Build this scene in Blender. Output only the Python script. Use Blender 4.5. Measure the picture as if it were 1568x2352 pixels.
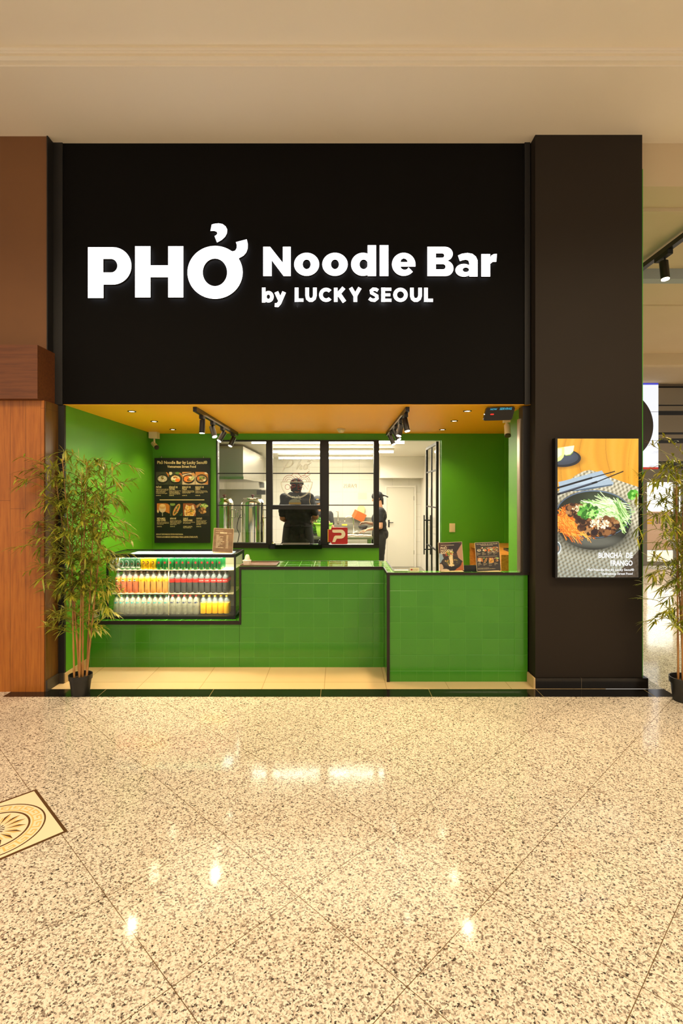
import bpy, bmesh, math, random
import numpy as np
from mathutils import Vector, Matrix, Euler, noise as mnoise
random.seed(7)
PI = math.pi
for o in list(bpy.data.objects): bpy.data.objects.remove(o)
SC = bpy.context.scene
C = SC.collection

# ------------------------------------------------------------------ camera
H = 1.75
cam = bpy.data.cameras.new('camera'); camo = bpy.data.objects.new('camera', cam); C.objects.link(camo)
camo.location = (0, 0, H); camo.rotation_euler = (PI/2, 0, 0)
cam.sensor_fit = 'VERTICAL'; cam.sensor_height = 36.0; cam.lens = 1200*36.0/2352
cam.shift_x = (784-777)/2352.0; cam.shift_y = -(1176-1135)/2352.0
cam.clip_start = 0.05
SC.camera = camo
# ------------------------------------------------------------------ world, exposure, lights
SC.view_settings.view_transform = 'Standard'; SC.view_settings.look = 'None'
SC.view_settings.gamma = 1; SC.view_settings.use_curve_mapping = False
SC.view_settings.exposure = 0.0
W = bpy.data.worlds.new('world'); SC.world = W; W.use_nodes = True
W.node_tree.nodes['Background'].inputs[0].default_value = (1.0, 0.90, 0.77, 1)
W.node_tree.nodes['Background'].inputs[1].default_value = 0.92

def area(name, loc, rot, sx, sy, power, col, spread=180):
    l = bpy.data.lights.new(name, 'AREA'); l.shape = 'RECTANGLE'; l.size = sx; l.size_y = sy
    l.energy = power; l.color = col; l.spread = math.radians(spread)
    o = bpy.data.objects.new(name, l); o.location = loc; o.rotation_euler = rot; C.objects.link(o); return o
WARM = (1.0, 0.80, 0.54); SOFT = (1.0, 0.86, 0.66)
area('hall_light', (-2.5, 1.2, 4.95), (0, 0, 0), 1.6, 1.6, 140, WARM, 150)
area('hall_light', (3.0, 1.5, 4.95), (0, 0, 0), 1.6, 1.6, 155, WARM, 150)
area('hall_light', (0.3, -2.5, 4.95), (math.radians(18), 0, 0), 3.5, 2.0, 110, WARM, 150)
area('hall_light', (6.5, 8.0, 4.3), (0, 0, 0), 2.0, 2.0, 320, SOFT, 160)
area('kitchen_light', (-0.1, 10.0, 2.50), (0, 0, 0), 2.6, 3.6, 205, (1.0, 0.94, 0.82), 170)
area('niche_light', (-0.35, 5.9, 2.55), (0, 0, 0), 3.2, 1.2, 26, WARM, 170)
area('daylight', (9.5, 17.5, 7.0), (0, 0, 0), 7, 5, 2500, (0.9, 0.95, 1.0), 170)

# ------------------------------------------------------------------ helpers
def lin(h):
    h = h.lstrip('#'); r = []
    for i in (0, 2, 4):
        c = int(h[i:i+2], 16)/255.0
        r.append(c/12.92 if c <= 0.04045 else ((c+0.055)/1.055)**2.4)
    return (*r, 1.0)
def mat(name, col, rough=0.5, metal=0.0, emit=None, estr=1.0, alpha=1.0, trans=0.0, coat=0.0, spec=0.5):
    m = bpy.data.materials.new(name); m.use_nodes = True
    b = m.node_tree.nodes['Principled BSDF']
    c = lin(col) if isinstance(col, str) else col
    b.inputs['Base Color'].default_value = c; b.inputs['Roughness'].default_value = rough
    b.inputs['Metallic'].default_value = metal; b.inputs['Alpha'].default_value = alpha
    b.inputs['Transmission Weight'].default_value = trans; b.inputs['Coat Weight'].default_value = coat
    b.inputs['Specular IOR Level'].default_value = spec
    if emit:
        b.inputs['Emission Color'].default_value = lin(emit) if isinstance(emit, str) else emit
        b.inputs['Emission Strength'].default_value = estr
    return m
def N(m, t, **k):
    n = m.node_tree.nodes.new(t)
    for a, v in k.items(): setattr(n, a, v)
    return n
def L(m, a, b): m.node_tree.links.new(a, b)
def mth(m, op, a, b=None, c=None):
    n = N(m, 'ShaderNodeMath', operation=op)
    for i, v in enumerate((a, b, c)):
        if v is None: continue
        if isinstance(v, (int, float)): n.inputs[i].default_value = v
        else: L(m, v, n.inputs[i])
    return n.outputs[0]
def mixc(m, f, a, b):
    n = N(m, 'ShaderNodeMix', data_type='RGBA')
    if isinstance(f, (int, float)): n.inputs[0].default_value = f
    else: L(m, f, n.inputs[0])
    for i, v in ((6, a), (7, b)):
        if isinstance(v, tuple): n.inputs[i].default_value = v
        else: L(m, v, n.inputs[i])
    return n.outputs[2]
def pos(m):
    g = N(m, 'ShaderNodeNewGeometry'); s = N(m, 'ShaderNodeSeparateXYZ'); L(m, g.outputs['Position'], s.inputs[0])
    return g.outputs['Position'], s.outputs
def noise(m, vec, scale, detail=3, rough=0.5, stretch=None):
    if stretch:
        mp = N(m, 'ShaderNodeMapping'); mp.inputs['Scale'].default_value = stretch; L(m, vec, mp.inputs[0]); vec = mp.outputs[0]
    n = N(m, 'ShaderNodeTexNoise'); n.inputs['Scale'].default_value = scale; n.inputs['Detail'].default_value = detail
    n.inputs['Roughness'].default_value = rough; L(m, vec, n.inputs['Vector']); return n.outputs['Fac']
def ramp(m, f, stops, interp='LINEAR'):
    r = N(m, 'ShaderNodeValToRGB'); r.color_ramp.interpolation = interp
    e = r.color_ramp.elements
    while len(e) < len(stops): e.new(0.5)
    for i, (p, c) in enumerate(stops): e[i].position = p; e[i].color = lin(c) if isinstance(c, str) else c
    L(m, f, r.inputs[0]); return r.outputs[0]
def bump(m, h, strength=0.3, dist=0.002):
    b = N(m, 'ShaderNodeBump'); b.inputs['Strength'].default_value = strength; b.inputs['Distance'].default_value = dist
    L(m, h, b.inputs['Height']); L(m, b.outputs[0], m.node_tree.nodes['Principled BSDF'].inputs['Normal'])
BS = lambda m: m.node_tree.nodes['Principled BSDF']
def rough_paint(name, c1, c2, rough=0.6, scale=3, bs=0.1):
    m = mat(name, c1, rough); p, _ = pos(m)
    L(m, mixc(m, noise(m, p, scale, 4), lin(c1), lin(c2)), BS(m).inputs['Base Color'])
    bump(m, noise(m, p, 160, 2), bs, 0.001); return m
def tile_mat(name, col, col2, grout, su, ax, offx, sv, ay, offy, w=0.004, rough=0.2, bstr=0.6, vary=0.5, gm=1.0, wav=0.0):
    m = mat(name, col, rough); p, s = pos(m)
    u = mth(m, 'DIVIDE', mth(m, 'SUBTRACT', s[ax], offx), su); v = mth(m, 'DIVIDE', mth(m, 'SUBTRACT', s[ay], offy), sv)
    du = mth(m, 'MULTIPLY', mth(m, 'PINGPONG', u, 0.5), su); dv = mth(m, 'MULTIPLY', mth(m, 'PINGPONG', v, 0.5), sv)
    d = mth(m, 'MINIMUM', du, dv)
    mask = mth(m, 'LESS_THAN', d, w/2)
    cm = N(m, 'ShaderNodeCombineXYZ'); L(m, mth(m, 'FLOOR', u), cm.inputs[0]); L(m, mth(m, 'FLOOR', v), cm.inputs[1])
    wn = N(m, 'ShaderNodeTexWhiteNoise', noise_dimensions='3D'); L(m, cm.outputs[0], wn.inputs['Vector'])
    nz = noise(m, p, 6, 3)
    f = mth(m, 'ADD', mth(m, 'MULTIPLY', wn.outputs['Value'], vary), mth(m, 'MULTIPLY', nz, 1-vary))
    base = mixc(m, f, lin(col), lin(col2))
    L(m, mixc(m, mth(m, 'MULTIPLY', mask, gm), base, lin(grout)), BS(m).inputs['Base Color'])
    h = mth(m, 'MINIMUM', mth(m, 'DIVIDE', d, w*1.2), 1.0)
    if wav: h = mth(m, 'ADD', h, mth(m, 'MULTIPLY', noise(m, p, 9, 1), wav))
    bump(m, h, bstr, 0.002)
    return m

WL = {}
def setp(o, label=None, cat=None, group=None, kind=None):
    if label: o['label'] = label
    if cat: o['category'] = cat
    if group: o['group'] = group
    if kind: o['kind'] = kind
    return o
def thing(name, label, cat, loc=(0, 0, 0), group=None, rot=None):
    o = bpy.data.objects.new(name, None); o.empty_display_size = 0.05; C.objects.link(o)
    o.location = loc; WL[o.name] = Vector(loc)
    if rot: o.rotation_euler = rot
    return setp(o, label, cat, group)
def mobj(name, me, m=None, parent=None, label=None, smooth=False):
    if m is not None:
        ms = m if isinstance(m, (list, tuple)) else [m]
        for x in ms: me.materials.append(x)
    if smooth:
        me.polygons.foreach_set('use_smooth', [True]*len(me.polygons))
    o = bpy.data.objects.new(name, me); C.objects.link(o)
    if parent is not None:
        o.parent = parent; off = WL[parent.name]
        me.transform(Matrix.Translation(-off)); WL[o.name] = off.copy()
    else:
        # origin at base centre
        if len(me.vertices):
            co = np.empty(len(me.vertices)*3); me.vertices.foreach_get('co', co); co = co.reshape(-1, 3)
            c = Vector(((co[:, 0].min()+co[:, 0].max())/2, (co[:, 1].min()+co[:, 1].max())/2, co[:, 2].min()))
            me.transform(Matrix.Translation(-c)); o.location = c; WL[o.name] = c
    if label: o['label'] = label
    return o
def obj(name, bm, m=None, parent=None, label=None, smooth=False, bevel=0, autos=None):
    if bevel:
        es = [e for e in bm.edges if len(e.link_faces) == 2 and e.calc_face_angle(0) > 0.6]
        bmesh.ops.bevel(bm, geom=es, offset=bevel, segments=2, affect='EDGES', clamp_overlap=True)
    me = bpy.data.meshes.new(name); bm.to_mesh(me); bm.free()
    o = mobj(name, me, m, parent, label, smooth or bool(autos))
    if autos:
        try: me.set_sharp_from_angle(angle=math.radians(autos))
        except Exception: pass
    return o
def nb(): return bmesh.new()
def bx(bm, x0, x1, y0, y1, z0, z1, mi=0):
    v = [bm.verts.new((x, y, z)) for z in (z0, z1) for y in (y0, y1) for x in (x0, x1)]
    for f in ((0, 2, 3, 1), (4, 5, 7, 6), (0, 1, 5, 4), (1, 3, 7, 5), (3, 2, 6, 7), (2, 0, 4, 6)):
        fc = bm.faces.new([v[i] for i in f]); fc.material_index = mi
    return bm
def B(*a): return bx(nb(), *a)
def xf(bm, verts, M4):
    for v in verts: v.co = M4 @ v.co
def cyl(bm, p0, p1, r0, r1=None, seg=16, caps=True):
    p0 = Vector(p0); p1 = Vector(p1); r1 = r0 if r1 is None else r1
    d = p1-p0; q = d.to_track_quat('Z', 'Y').to_matrix().to_4x4()
    M4 = Matrix.Translation((p0+p1)/2) @ q
    bmesh.ops.create_cone(bm, cap_ends=caps, segments=seg, radius1=r0, radius2=r1, depth=d.length, matrix=M4)
    return bm
def sph(bm, c, r, u=14, v=9, M3=None):
    r = (r, r, r) if isinstance(r, (int, float)) else r
    M4 = Matrix.Translation(c) @ ((M3.to_4x4() if M3 is not None else Matrix.Identity(4))) @ Matrix.Diagonal((*r, 1))
    bmesh.ops.create_uvsphere(bm, u_segments=u, v_segments=v, radius=1, matrix=M4); return bm
def lathe(bm, prof, seg=20, cx=0, cy=0, mi=0):
    rings = []
    for r, z in prof:
        if r < 1e-6: rings.append([bm.verts.new((cx, cy, z))])
        else: rings.append([bm.verts.new((cx+r*math.cos(2*PI*i/seg), cy+r*math.sin(2*PI*i/seg), z)) for i in range(seg)])
    for a, b in zip(rings[:-1], rings[1:]):
        for i in range(seg):
            j = (i+1) % seg
            if len(a) == 1 and len(b) == 1: continue
            if len(a) == 1: f = bm.faces.new((a[0], b[j], b[i]))
            elif len(b) == 1: f = bm.faces.new((a[i], a[j], b[0]))
            else: f = bm.faces.new((a[i], a[j], b[j], b[i]))
            f.material_index = mi
    return bm
def tube(bm, pts, r, seg=6, closed=False, cap=True):
    pts = [Vector(p) for p in pts]; n = len(pts); rings = []
    rr = r if isinstance(r, (list, tuple)) else [r]*n
    up = Vector((0.13, 0.21, 1)).normalized()
    for i, p in enumerate(pts):
        a = pts[(i-1) % n] if (closed or i > 0) else p; b = pts[(i+1) % n] if (closed or i < n-1) else p
        t = (b-a).normalized(); x = t.cross(up)
        if x.length < 1e-3: x = t.cross(Vector((1, 0, 0)))
        x.normalize(); y = t.cross(x).normalized()
        rings.append([bm.verts.new(p+(x*math.cos(2*PI*k/seg)+y*math.sin(2*PI*k/seg))*rr[i]) for k in range(seg)])
    for i in range(n if closed else n-1):
        a = rings[i]; b = rings[(i+1) % n]
        for k in range(seg): bm.faces.new((a[k], a[(k+1) % seg], b[(k+1) % seg], b[k]))
    if cap and not closed:
        bm.faces.new(rings[0][::-1]); bm.faces.new(rings[-1])
    return bm
def smooth_path(pts, n=6):
    pts = [Vector(p) for p in pts]; out = []
    for i in range(len(pts)-1):
        p0 = pts[max(i-1, 0)]; p1 = pts[i]; p2 = pts[i+1]; p3 = pts[min(i+2, len(pts)-1)]
        for k in range(n):
            t = k/n
            out.append(0.5*((2*p1)+(p2-p0)*t+(2*p0-5*p1+4*p2-p3)*t*t+(3*p1-p0-3*p2+p3)*t**3))
    out.append(pts[-1]); return out
def at(x, y, Y):   # point seen at pixel x,y for something standing Y metres away
    return Vector(((x-777)*Y/1200, Y, H-(y-1135)*Y/1200))
def X_(x, Y): return (x-777)*Y/1200
def Z_(y, Y): return H-(y-1135)*Y/1200
def copy_tree(o, parent=None):
    c = o.copy(); C.objects.link(c); c.parent = parent
    if o.name in WL: WL[c.name] = WL[o.name]
    for ch in list(o.children): copy_tree(ch, c)
    return c
# flat lettering and outlines -------------------------------------------------
def text_me(body, size, align='LEFT', offset=0.0, extrude=0.0, res=2, spacing=1.0, line=1.0):
    cu = bpy.data.curves.new('t', 'FONT'); cu.body = body; cu.size = size; cu.align_x = align
    cu.offset = offset*size; cu.extrude = extrude; cu.resolution_u = res; cu.space_character = spacing; cu.space_line = line
    o = bpy.data.objects.new('t', cu); C.objects.link(o)
    dg = bpy.context.evaluated_depsgraph_get(); me = bpy.data.meshes.new_from_object(o.evaluated_get(dg))
    bpy.data.objects.remove(o); bpy.data.curves.remove(cu); return me
def stand(me, x, y, z, sx=1.0):     # upright text facing the front (-Y)
    me.transform(Matrix.Translation((x, y, z)) @ Matrix.Rotation(PI/2, 4, 'X') @ Matrix.Diagonal((sx, 1, 1, 1))); return me
def fit(body, x0, x1, y, zbase, cap=None, **k):
    """text squeezed between x0 and x1"""
    me = text_me(body, 1.0, **k); co = [v.co.x for v in me.vertices]; w = max(co)-min(co); mn = min(co)
    s = (x1-x0)/w; h = s if cap is None else cap
    me.transform(Matrix.Translation((-mn, 0, 0))); me.transform(Matrix.Diagonal((s, h, 1, 1)))
    return stand(me, x0, y, zbase)
def join_me(bm, me):
    bm.from_mesh(me); bpy.data.meshes.remove(me)
def outline(groups, depth, tf):
    """each group: list of closed contours (outer + holes) in 2D; extruded; tf maps (x,y)->world Vector front"""
    bm = nb()
    for cs in groups:
        cu = bpy.data.curves.new('g', 'CURVE'); cu.dimensions = '2D'; cu.fill_mode = 'BOTH'; cu.extrude = depth/2
        for c in cs:
            sp = cu.splines.new('POLY'); sp.points.add(len(c)-1)
            for i, (x, y) in enumerate(c): sp.points[i].co = (x, y, 0, 1)
            sp.use_cyclic_u = True
        o = bpy.data.objects.new('g', cu); C.objects.link(o)
        me = bpy.data.meshes.new_from_object(o.evaluated_get(bpy.context.evaluated_depsgraph_get()))
        bpy.data.objects.remove(o); bpy.data.curves.remove(cu); join_me(bm, me)
    for v in bm.verts: v.co = tf(v.co.x, v.co.y, v.co.z)
    bmesh.ops.recalc_face_normals(bm, faces=bm.faces); return bm
def ell(cx, cy, rx, ry, n=40, a0=0, a1=2*PI):
    full = abs(a1-a0) > 2*PI-1e-3
    return [(cx+rx*math.cos(a0+(a1-a0)*i/(n if full else n-1)), cy+ry*math.sin(a0+(a1-a0)*i/(n if full else n-1))) for i in range(n)]
def rct(x0, y0, x1, y1): return [(x0, y0), (x1, y0), (x1, y1), (x0, y1)]
def arcst(cx, cy, rx, ry, ix, iy, a0, a1, n=28):
    return ell(cx, cy, rx, ry, n, a0, a1)+ell(cx, cy, ix, iy, n, a1, a0)
def strk(pts, w):
    p = [Vector((a, b)) for a, b in pts]; Lf = []; Rt = []
    for i in range(len(p)):
        a = (p[i]-p[i-1]).normalized() if i else None; b = (p[i+1]-p[i]).normalized() if i < len(p)-1 else None
        if a is None: n = Vector((-b.y, b.x)); k = 1
        elif b is None: n = Vector((-a.y, a.x)); k = 1
        else:
            n = Vector((-a.y-b.y, a.x+b.x)).normalized(); k = 1/max(0.4, n.dot(Vector((-a.y, a.x))))
        Lf.append(tuple(p[i]+n*k*w/2)); Rt.append(tuple(p[i]-n*k*w/2))
    return Lf+Rt[::-1]
# printed pictures: a small painter working on a colour grid ------------------
class Pic:
    def __init__(s, w, h, col):
        s.w, s.h = w, h; s.k = 1.0; s.a = np.empty((h, w, 3)); s.a[:] = s.c(col)
        s.x, s.y = np.meshgrid((np.arange(w)+.5)/w, (np.arange(h)+.5)/h); s.rs = np.random.RandomState(3); s.asp = h/w
    def c(s, h):
        return np.array(lin(h)[:3]) if isinstance(h, str) else np.array(h)
    def put(s, m, col, op=1.0):
        m = (np.clip(m, 0, 1)*op)[..., None]; s.a = s.a*(1-m)+s.c(col)*m
    def ell(s, cx, cy, rx, ry, col, rot=0, op=1.0, soft=0.02):
        dx, dy = s.x-cx, (s.y-cy)*s.asp; c_, s_ = math.cos(rot), math.sin(rot)
        r = np.sqrt(((dx*c_+dy*s_)/rx)**2+((-dx*s_+dy*c_)/(ry*s.asp))**2); s.put((1-r)/max(soft, 1e-3)+.5, col, op)
    def poly(s, pts, col, op=1.0):
        ins = np.zeros(s.x.shape, bool); n = len(pts)
        for i in range(n):
            (x1, y1), (x2, y2) = pts[i], pts[(i+1) % n]
            if y1 == y2: continue
            c = ((y1 > s.y) != (y2 > s.y)) & (s.x < (x2-x1)*(s.y-y1)/(y2-y1)+x1); ins ^= c
        s.put(ins.astype(float), col, op)
    def line(s, x0, y0, x1, y1, w, col, op=1.0):
        ax, ay, bx_, by_ = x0, y0*s.asp, x1, y1*s.asp; px, py = s.x, s.y*s.asp
        L2 = max((bx_-ax)**2+(by_-ay)**2, 1e-9); t = np.clip(((px-ax)*(bx_-ax)+(py-ay)*(by_-ay))/L2, 0, 1)
        d = np.sqrt((px-ax-t*(bx_-ax))**2+(py-ay-t*(by_-ay))**2); s.put(w*s.k/2-d*s.w+.5, col, op)
    def speck(s, cx, cy, rx, ry, n, cols, r0, r1, inside=True, el=1.0):
        for i in range(n):
            a = s.rs.rand()*2*PI; q = math.sqrt(s.rs.rand()); x = cx+rx*q*math.cos(a); y = cy+ry*q*math.sin(a)
            r = r0+(r1-r0)*s.rs.rand(); s.ell(x, y, r*el, r/s.asp, cols[s.rs.randint(len(cols))], s.rs.rand()*3, 1, 0.3)
    def strands(s, cx, cy, rx, ry, n, cols, ln, w, ang=None, spread=3.2):
        w = max(w, 1.2)
        for i in range(n):
            a = s.rs.rand()*2*PI; q = math.sqrt(s.rs.rand()); x = cx+rx*q*math.cos(a); y = cy+ry*q*math.sin(a)
            t = (s.rs.rand()-.5)*spread+(ang or 0); dx = ln*math.cos(t)/2; dy = ln*math.sin(t)/2/s.asp
            s.line(x-dx, y-dy, x+dx, y+dy, w, cols[s.rs.randint(len(cols))])
def pic_mesh(p, corner=None):
    """unit quad 0..1 (x right, z up) in the XZ plane carrying the picture as point colours"""
    w, h = p.w, p.h; xs, zs = np.meshgrid(np.linspace(0, 1, w), 1-np.linspace(0, 1, h))
    co = np.stack([xs.ravel(), np.zeros(w*h), zs.ravel()], 1)
    i = np.arange((h-1)*(w-1)); r = i//(w-1); c = i % (w-1); a = r*w+c
    f = np.stack([a, a+w, a+w+1, a+1], 1)
    if corner:
        rad, ww, hh = corner; cx = (xs[r, c])*ww; cz = zs[r, c]*hh
        out = (cx > ww-rad) & (cz > hh-rad) & ((cx-(ww-rad))**2+(cz-(hh-rad))**2 > rad*rad)
        f = f[~out]
    me = bpy.data.meshes.new('picture'); me.from_pydata(co.tolist(), [], f.tolist())
    at_ = me.color_attributes.new('Col', 'FLOAT_COLOR', 'POINT')
    cols = np.ones((w*h, 4)); cols[:, :3] = p.a.reshape(-1, 3); at_.data.foreach_set('color', cols.ravel()); return me
def pic_mat(name, emit=0.0, rough=0.35):
    m = mat(name, '#ffffff', rough); a = N(m, 'ShaderNodeAttribute', attribute_name='Col')
    if emit:
        BS(m).inputs['Base Color'].default_value = (0.01, 0.01, 0.01, 1)
        L(m, a.outputs['Color'], BS(m).inputs['Emission Color']); BS(m).inputs['Emission Strength'].default_value = emit
    else: L(m, a.outputs['Color'], BS(m).inputs['Base Color'])
    return m
def place_pic(me, x0, x1, y, z0, z1):
    me.transform(Matrix.Translation((x0, y, z0)) @ Matrix.Diagonal((x1-x0, 1, z1-z0, 1))); return me

# ------------------------------------------------------------------ materials
M = {}
def granite():
    m = mat('speckled granite', '#e8d6b4', 0.10); p, s = pos(m); b = BS(m)
    mp = N(m, 'ShaderNodeMapping'); mp.inputs['Scale'].default_value = (1, 1, 1); L(m, p, mp.inputs[0])
    nz = N(m, 'ShaderNodeTexNoise'); nz.inputs['Scale'].default_value = 120; nz.inputs['Detail'].default_value = 2; L(m, p, nz.inputs['Vector'])
    add = N(m, 'ShaderNodeMix', data_type='VECTOR'); add.inputs[0].default_value = 0.012
    L(m, p, add.inputs[4]); L(m, nz.outputs['Color'], add.inputs[5])
    v = N(m, 'ShaderNodeTexVoronoi'); v.inputs['Scale'].default_value = 150; L(m, add.outputs[1], v.inputs['Vector'])
    sp = N(m, 'ShaderNodeSeparateColor'); L(m, v.outputs['Color'], sp.inputs[0])
    big = noise(m, p, 45, 3, 0.6)
    f = mth(m, 'ADD', mth(m, 'MULTIPLY', sp.outputs[0], 0.62), mth(m, 'MULTIPLY', big, 0.5))
    col = ramp(m, f, [(0.0, '#463e36'), (0.28, '#85776a'), (0.37, '#ada08e'), (0.46, '#d0c4b2'), (0.60, '#e8decd'), (0.82, '#dccfbb')], 'CONSTANT')
    u = mth(m, 'MULTIPLY', mth(m, 'ADD', s[0], s[1]), 0.70711); w = mth(m, 'MULTIPLY', mth(m, 'SUBTRACT', s[1], s[0]), 0.70711)
    du = mth(m, 'PINGPONG', mth(m, 'DIVIDE', mth(m, 'SUBTRACT', u, 2.074), 0.59), 0.5)
    dv = mth(m, 'PINGPONG', mth(m, 'DIVIDE', mth(m, 'SUBTRACT', w, 1.730), 0.59), 0.5)
    mask = mth(m, 'LESS_THAN', mth(m, 'MINIMUM', du, dv), 0.0026)
    L(m, mixc(m, mask, col, lin('#6a5438')), b.inputs['Base Color'])
    L(m, mth(m, 'ADD', mth(m, 'MULTIPLY', noise(m, p, 5, 2), 0.10), 0.04), b.inputs['Roughness'])
    bump(m, noise(m, p, 2.2, 1), 0.25, 0.004)
    return m
M['granite'] = granite()
def wood(name, c1, c2, c3, axis='Z', plank=0, off=0, rough=0.35, sc=5.0):
    m = mat(name, c1, rough); p, s = pos(m)
    st = {'Z': (9, 9, 0.6), 'X': (0.6, 9, 9), 'Y': (9, 0.6, 9)}[axis]
    n1 = noise(m, p, sc, 6, 0.65, st); n2 = noise(m, p, 1.3, 2, 0.5)
    col = ramp(m, n1, [(0.3, c3), (0.5, c1), (0.7, c2)])
    col = mixc(m, mth(m, 'MULTIPLY', n2, 0.45), col, lin(c3))
    if plank:
        u = mth(m, 'DIVIDE', mth(m, 'SUBTRACT', s[0], off), plank)
        wn = N(m, 'ShaderNodeTexWhiteNoise', noise_dimensions='1D'); L(m, mth(m, 'FLOOR', u), wn.inputs['W'])
        zz = mth(m, 'DIVIDE', mth(m, 'ADD', s[2], mth(m, 'MULTIPLY', wn.outputs['Value'], 1.7)), 1.75)
        d = mth(m, 'MINIMUM', mth(m, 'MULTIPLY', mth(m, 'PINGPONG', u, 0.5), plank), mth(m, 'MULTIPLY', mth(m, 'PINGPONG', zz, 0.5), 1.75))
        mask = mth(m, 'LESS_THAN', d, 0.0016)
        col = mixc(m, mth(m, 'MULTIPLY', wn.outputs['Value'], 0.22), col, lin(c2))
        col = mixc(m, mth(m, 'MULTIPLY', mask, 0.7), col, lin('#4a2408'))
    L(m, col, BS(m).inputs['Base Color']); return m
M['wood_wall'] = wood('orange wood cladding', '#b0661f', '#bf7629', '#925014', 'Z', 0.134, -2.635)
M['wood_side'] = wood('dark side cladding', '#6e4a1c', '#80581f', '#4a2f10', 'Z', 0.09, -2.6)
M['wood_head'] = wood('brown header board', '#6e3c18', '#7a471f', '#552c10', 'X', rough=0.5)
M['wood_up'] = rough_paint('brown upper wall', '#7e5228', '#6a421f', 0.6, 1.2)
M['wood_desk'] = wood('light wood counter', '#c98a3c', '#dba050', '#a86a24', 'Y', rough=0.4)
M['black_wall'] = rough_paint('black painted fascia', '#070504', '#060403', 0.7, 1.5)
BS(M['black_wall']).inputs['Specular IOR Level'].default_value = .12
M['pillar'] = rough_paint('dark brown painted pillar', '#271f16', '#221a12', 0.65, 1.5)
BS(M['pillar']).inputs['Specular IOR Level'].default_value = .25
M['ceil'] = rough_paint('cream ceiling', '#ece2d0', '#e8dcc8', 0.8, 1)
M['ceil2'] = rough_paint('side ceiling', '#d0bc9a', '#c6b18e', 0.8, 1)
M['green'] = rough_paint('green wall paint', '#55a016', '#4c9414', 0.45, 2)
M['yellow'] = rough_paint('yellow ceiling paint', '#ffb606', '#fcb004', 0.5, 1.5)
M['white_tile'] = tile_mat('white kitchen tile', '#dcd6c6', '#e4dfd0', '#b8b2a2', 0.4, 0, 0.1, 0.3, 2, 0.0, 0.004, 0.25, 0.3)
M['kfloor'] = tile_mat('grey kitchen floor', '#8b8574', '#938d7c', '#6a6456', 0.45, 0, 0, 0.45, 1, 0, 0.006, 0.3)
M['niche_floor'] = tile_mat('beige porcelain tile', '#dcc193', '#d6ba8b', '#a48a5c', 0.561, 0, -0.128, 0.561, 1, 4.866, 0.004, 0.16, 0.3)
M['kerb'] = tile_mat('black polished granite', '#141210', '#1b1915', '#8c7c50', 0.963, 0, -0.155, 9.0, 1, 0.7, 0.005, 0.10, 0.3)
G1, G2, GG = '#3a811c', '#458c22', '#559c38'
M['tile_x'] = tile_mat('green glazed tile', G1, G2, GG, 0.1504, 0, -2.354, 0.15, 2, 0.10, 0.0035, 0.15, 0.7, 0.5, 0.7, 0.5)
M['tile_r'] = tile_mat('green glazed tile', G1, G2, GG, 0.1523, 0, 0.579, 0.15, 2, 0.10, 0.0035, 0.15, 0.7, 0.5, 0.7, 0.5)
M['tile_s'] = tile_mat('green glazed tile', G1, G2, GG, 0.15, 1, 4.88, 0.15, 2, 0.10, 0.0035, 0.15, 0.7, 0.5, 0.7, 0.5)
M['tile_t'] = tile_mat('green glazed tile', G1, G2, '#8fd07a', 0.1504, 0, -2.354, 0.15, 1, 5.28, 0.005, 0.06, 0.35, 0.5, 0.9, 0.4)
M['trim'] = mat('dark bronze metal trim', '#241a12', 0.4, 0.3)
M['black'] = mat('black satin', '#0d0c0b', 0.35); M['blackm'] = mat('matt black', '#151210', 0.6)
M['frame'] = mat('black window frame', '#1a1510', 0.4, 0.2)
M['steel'] = mat('stainless steel', '#b9b4a8', 0.22, 1.0); M['steel2'] = mat('brushed steel', '#a8a396', 0.38, 1.0)
M['chrome'] = mat('polished steel', '#e8e2d4', 0.07, 1.0)
M['white'] = mat('white paint', '#e4ddcc', 0.5); M['cream'] = mat('cream plastic', '#e3cfa4', 0.45)
M['lamp'] = mat('lit lamp face', '#ffffff', 0.5, emit='#fff0d0', estr=22)
M['tube'] = mat('lit tube', '#ffffff', 0.5, emit='#fff3dc', estr=25)
M['led'] = mat('cool led strip', '#ffffff', 0.5, emit='#e4f2ff', estr=4.5)
M['return'] = mat('sign letter side', '#1a1816', .5)
M['sign'] = mat('lit sign face', '#ffffff', 0.5, emit='#f8f8ff', estr=2.6)
def thin_glass(name, tint=(1, 1, 1, 1), refl=0.5):
    m = bpy.data.materials.new(name); m.use_nodes = True; nt = m.node_tree; nt.nodes.clear()
    o = N(m, 'ShaderNodeOutputMaterial'); t = N(m, 'ShaderNodeBsdfTransparent'); t.inputs[0].default_value = tint
    g = N(m, 'ShaderNodeBsdfGlossy'); g.inputs['Roughness'].default_value = 0.02
    f = N(m, 'ShaderNodeFresnel'); ge = N(m, 'ShaderNodeNewGeometry'); L(m, mth(m, 'MULTIPLY_ADD', ge.outputs['Backfacing'], 1/1.45-1.45, 1.45), f.inputs[0]); mx = N(m, 'ShaderNodeMixShader')
    L(m, mth(m, 'MULTIPLY', f.outputs[0], refl), mx.inputs[0]); L(m, t.outputs[0], mx.inputs[1]); L(m, g.outputs[0], mx.inputs[2]); L(m, mx.outputs[0], o.inputs[0])
    return m
M['glass'] = thin_glass('window glass', (0.97, 0.98, 0.96, 1), 0.75)
M['glass_g'] = thin_glass('greenish case glass', (0.93, 0.98, 0.94, 1), 1.0)

def struct(name, bm, m, parent=None, **k):
    o = obj(name, bm, m, parent, **k)
    if parent is None: o['kind'] = 'structure'
    return o

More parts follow.
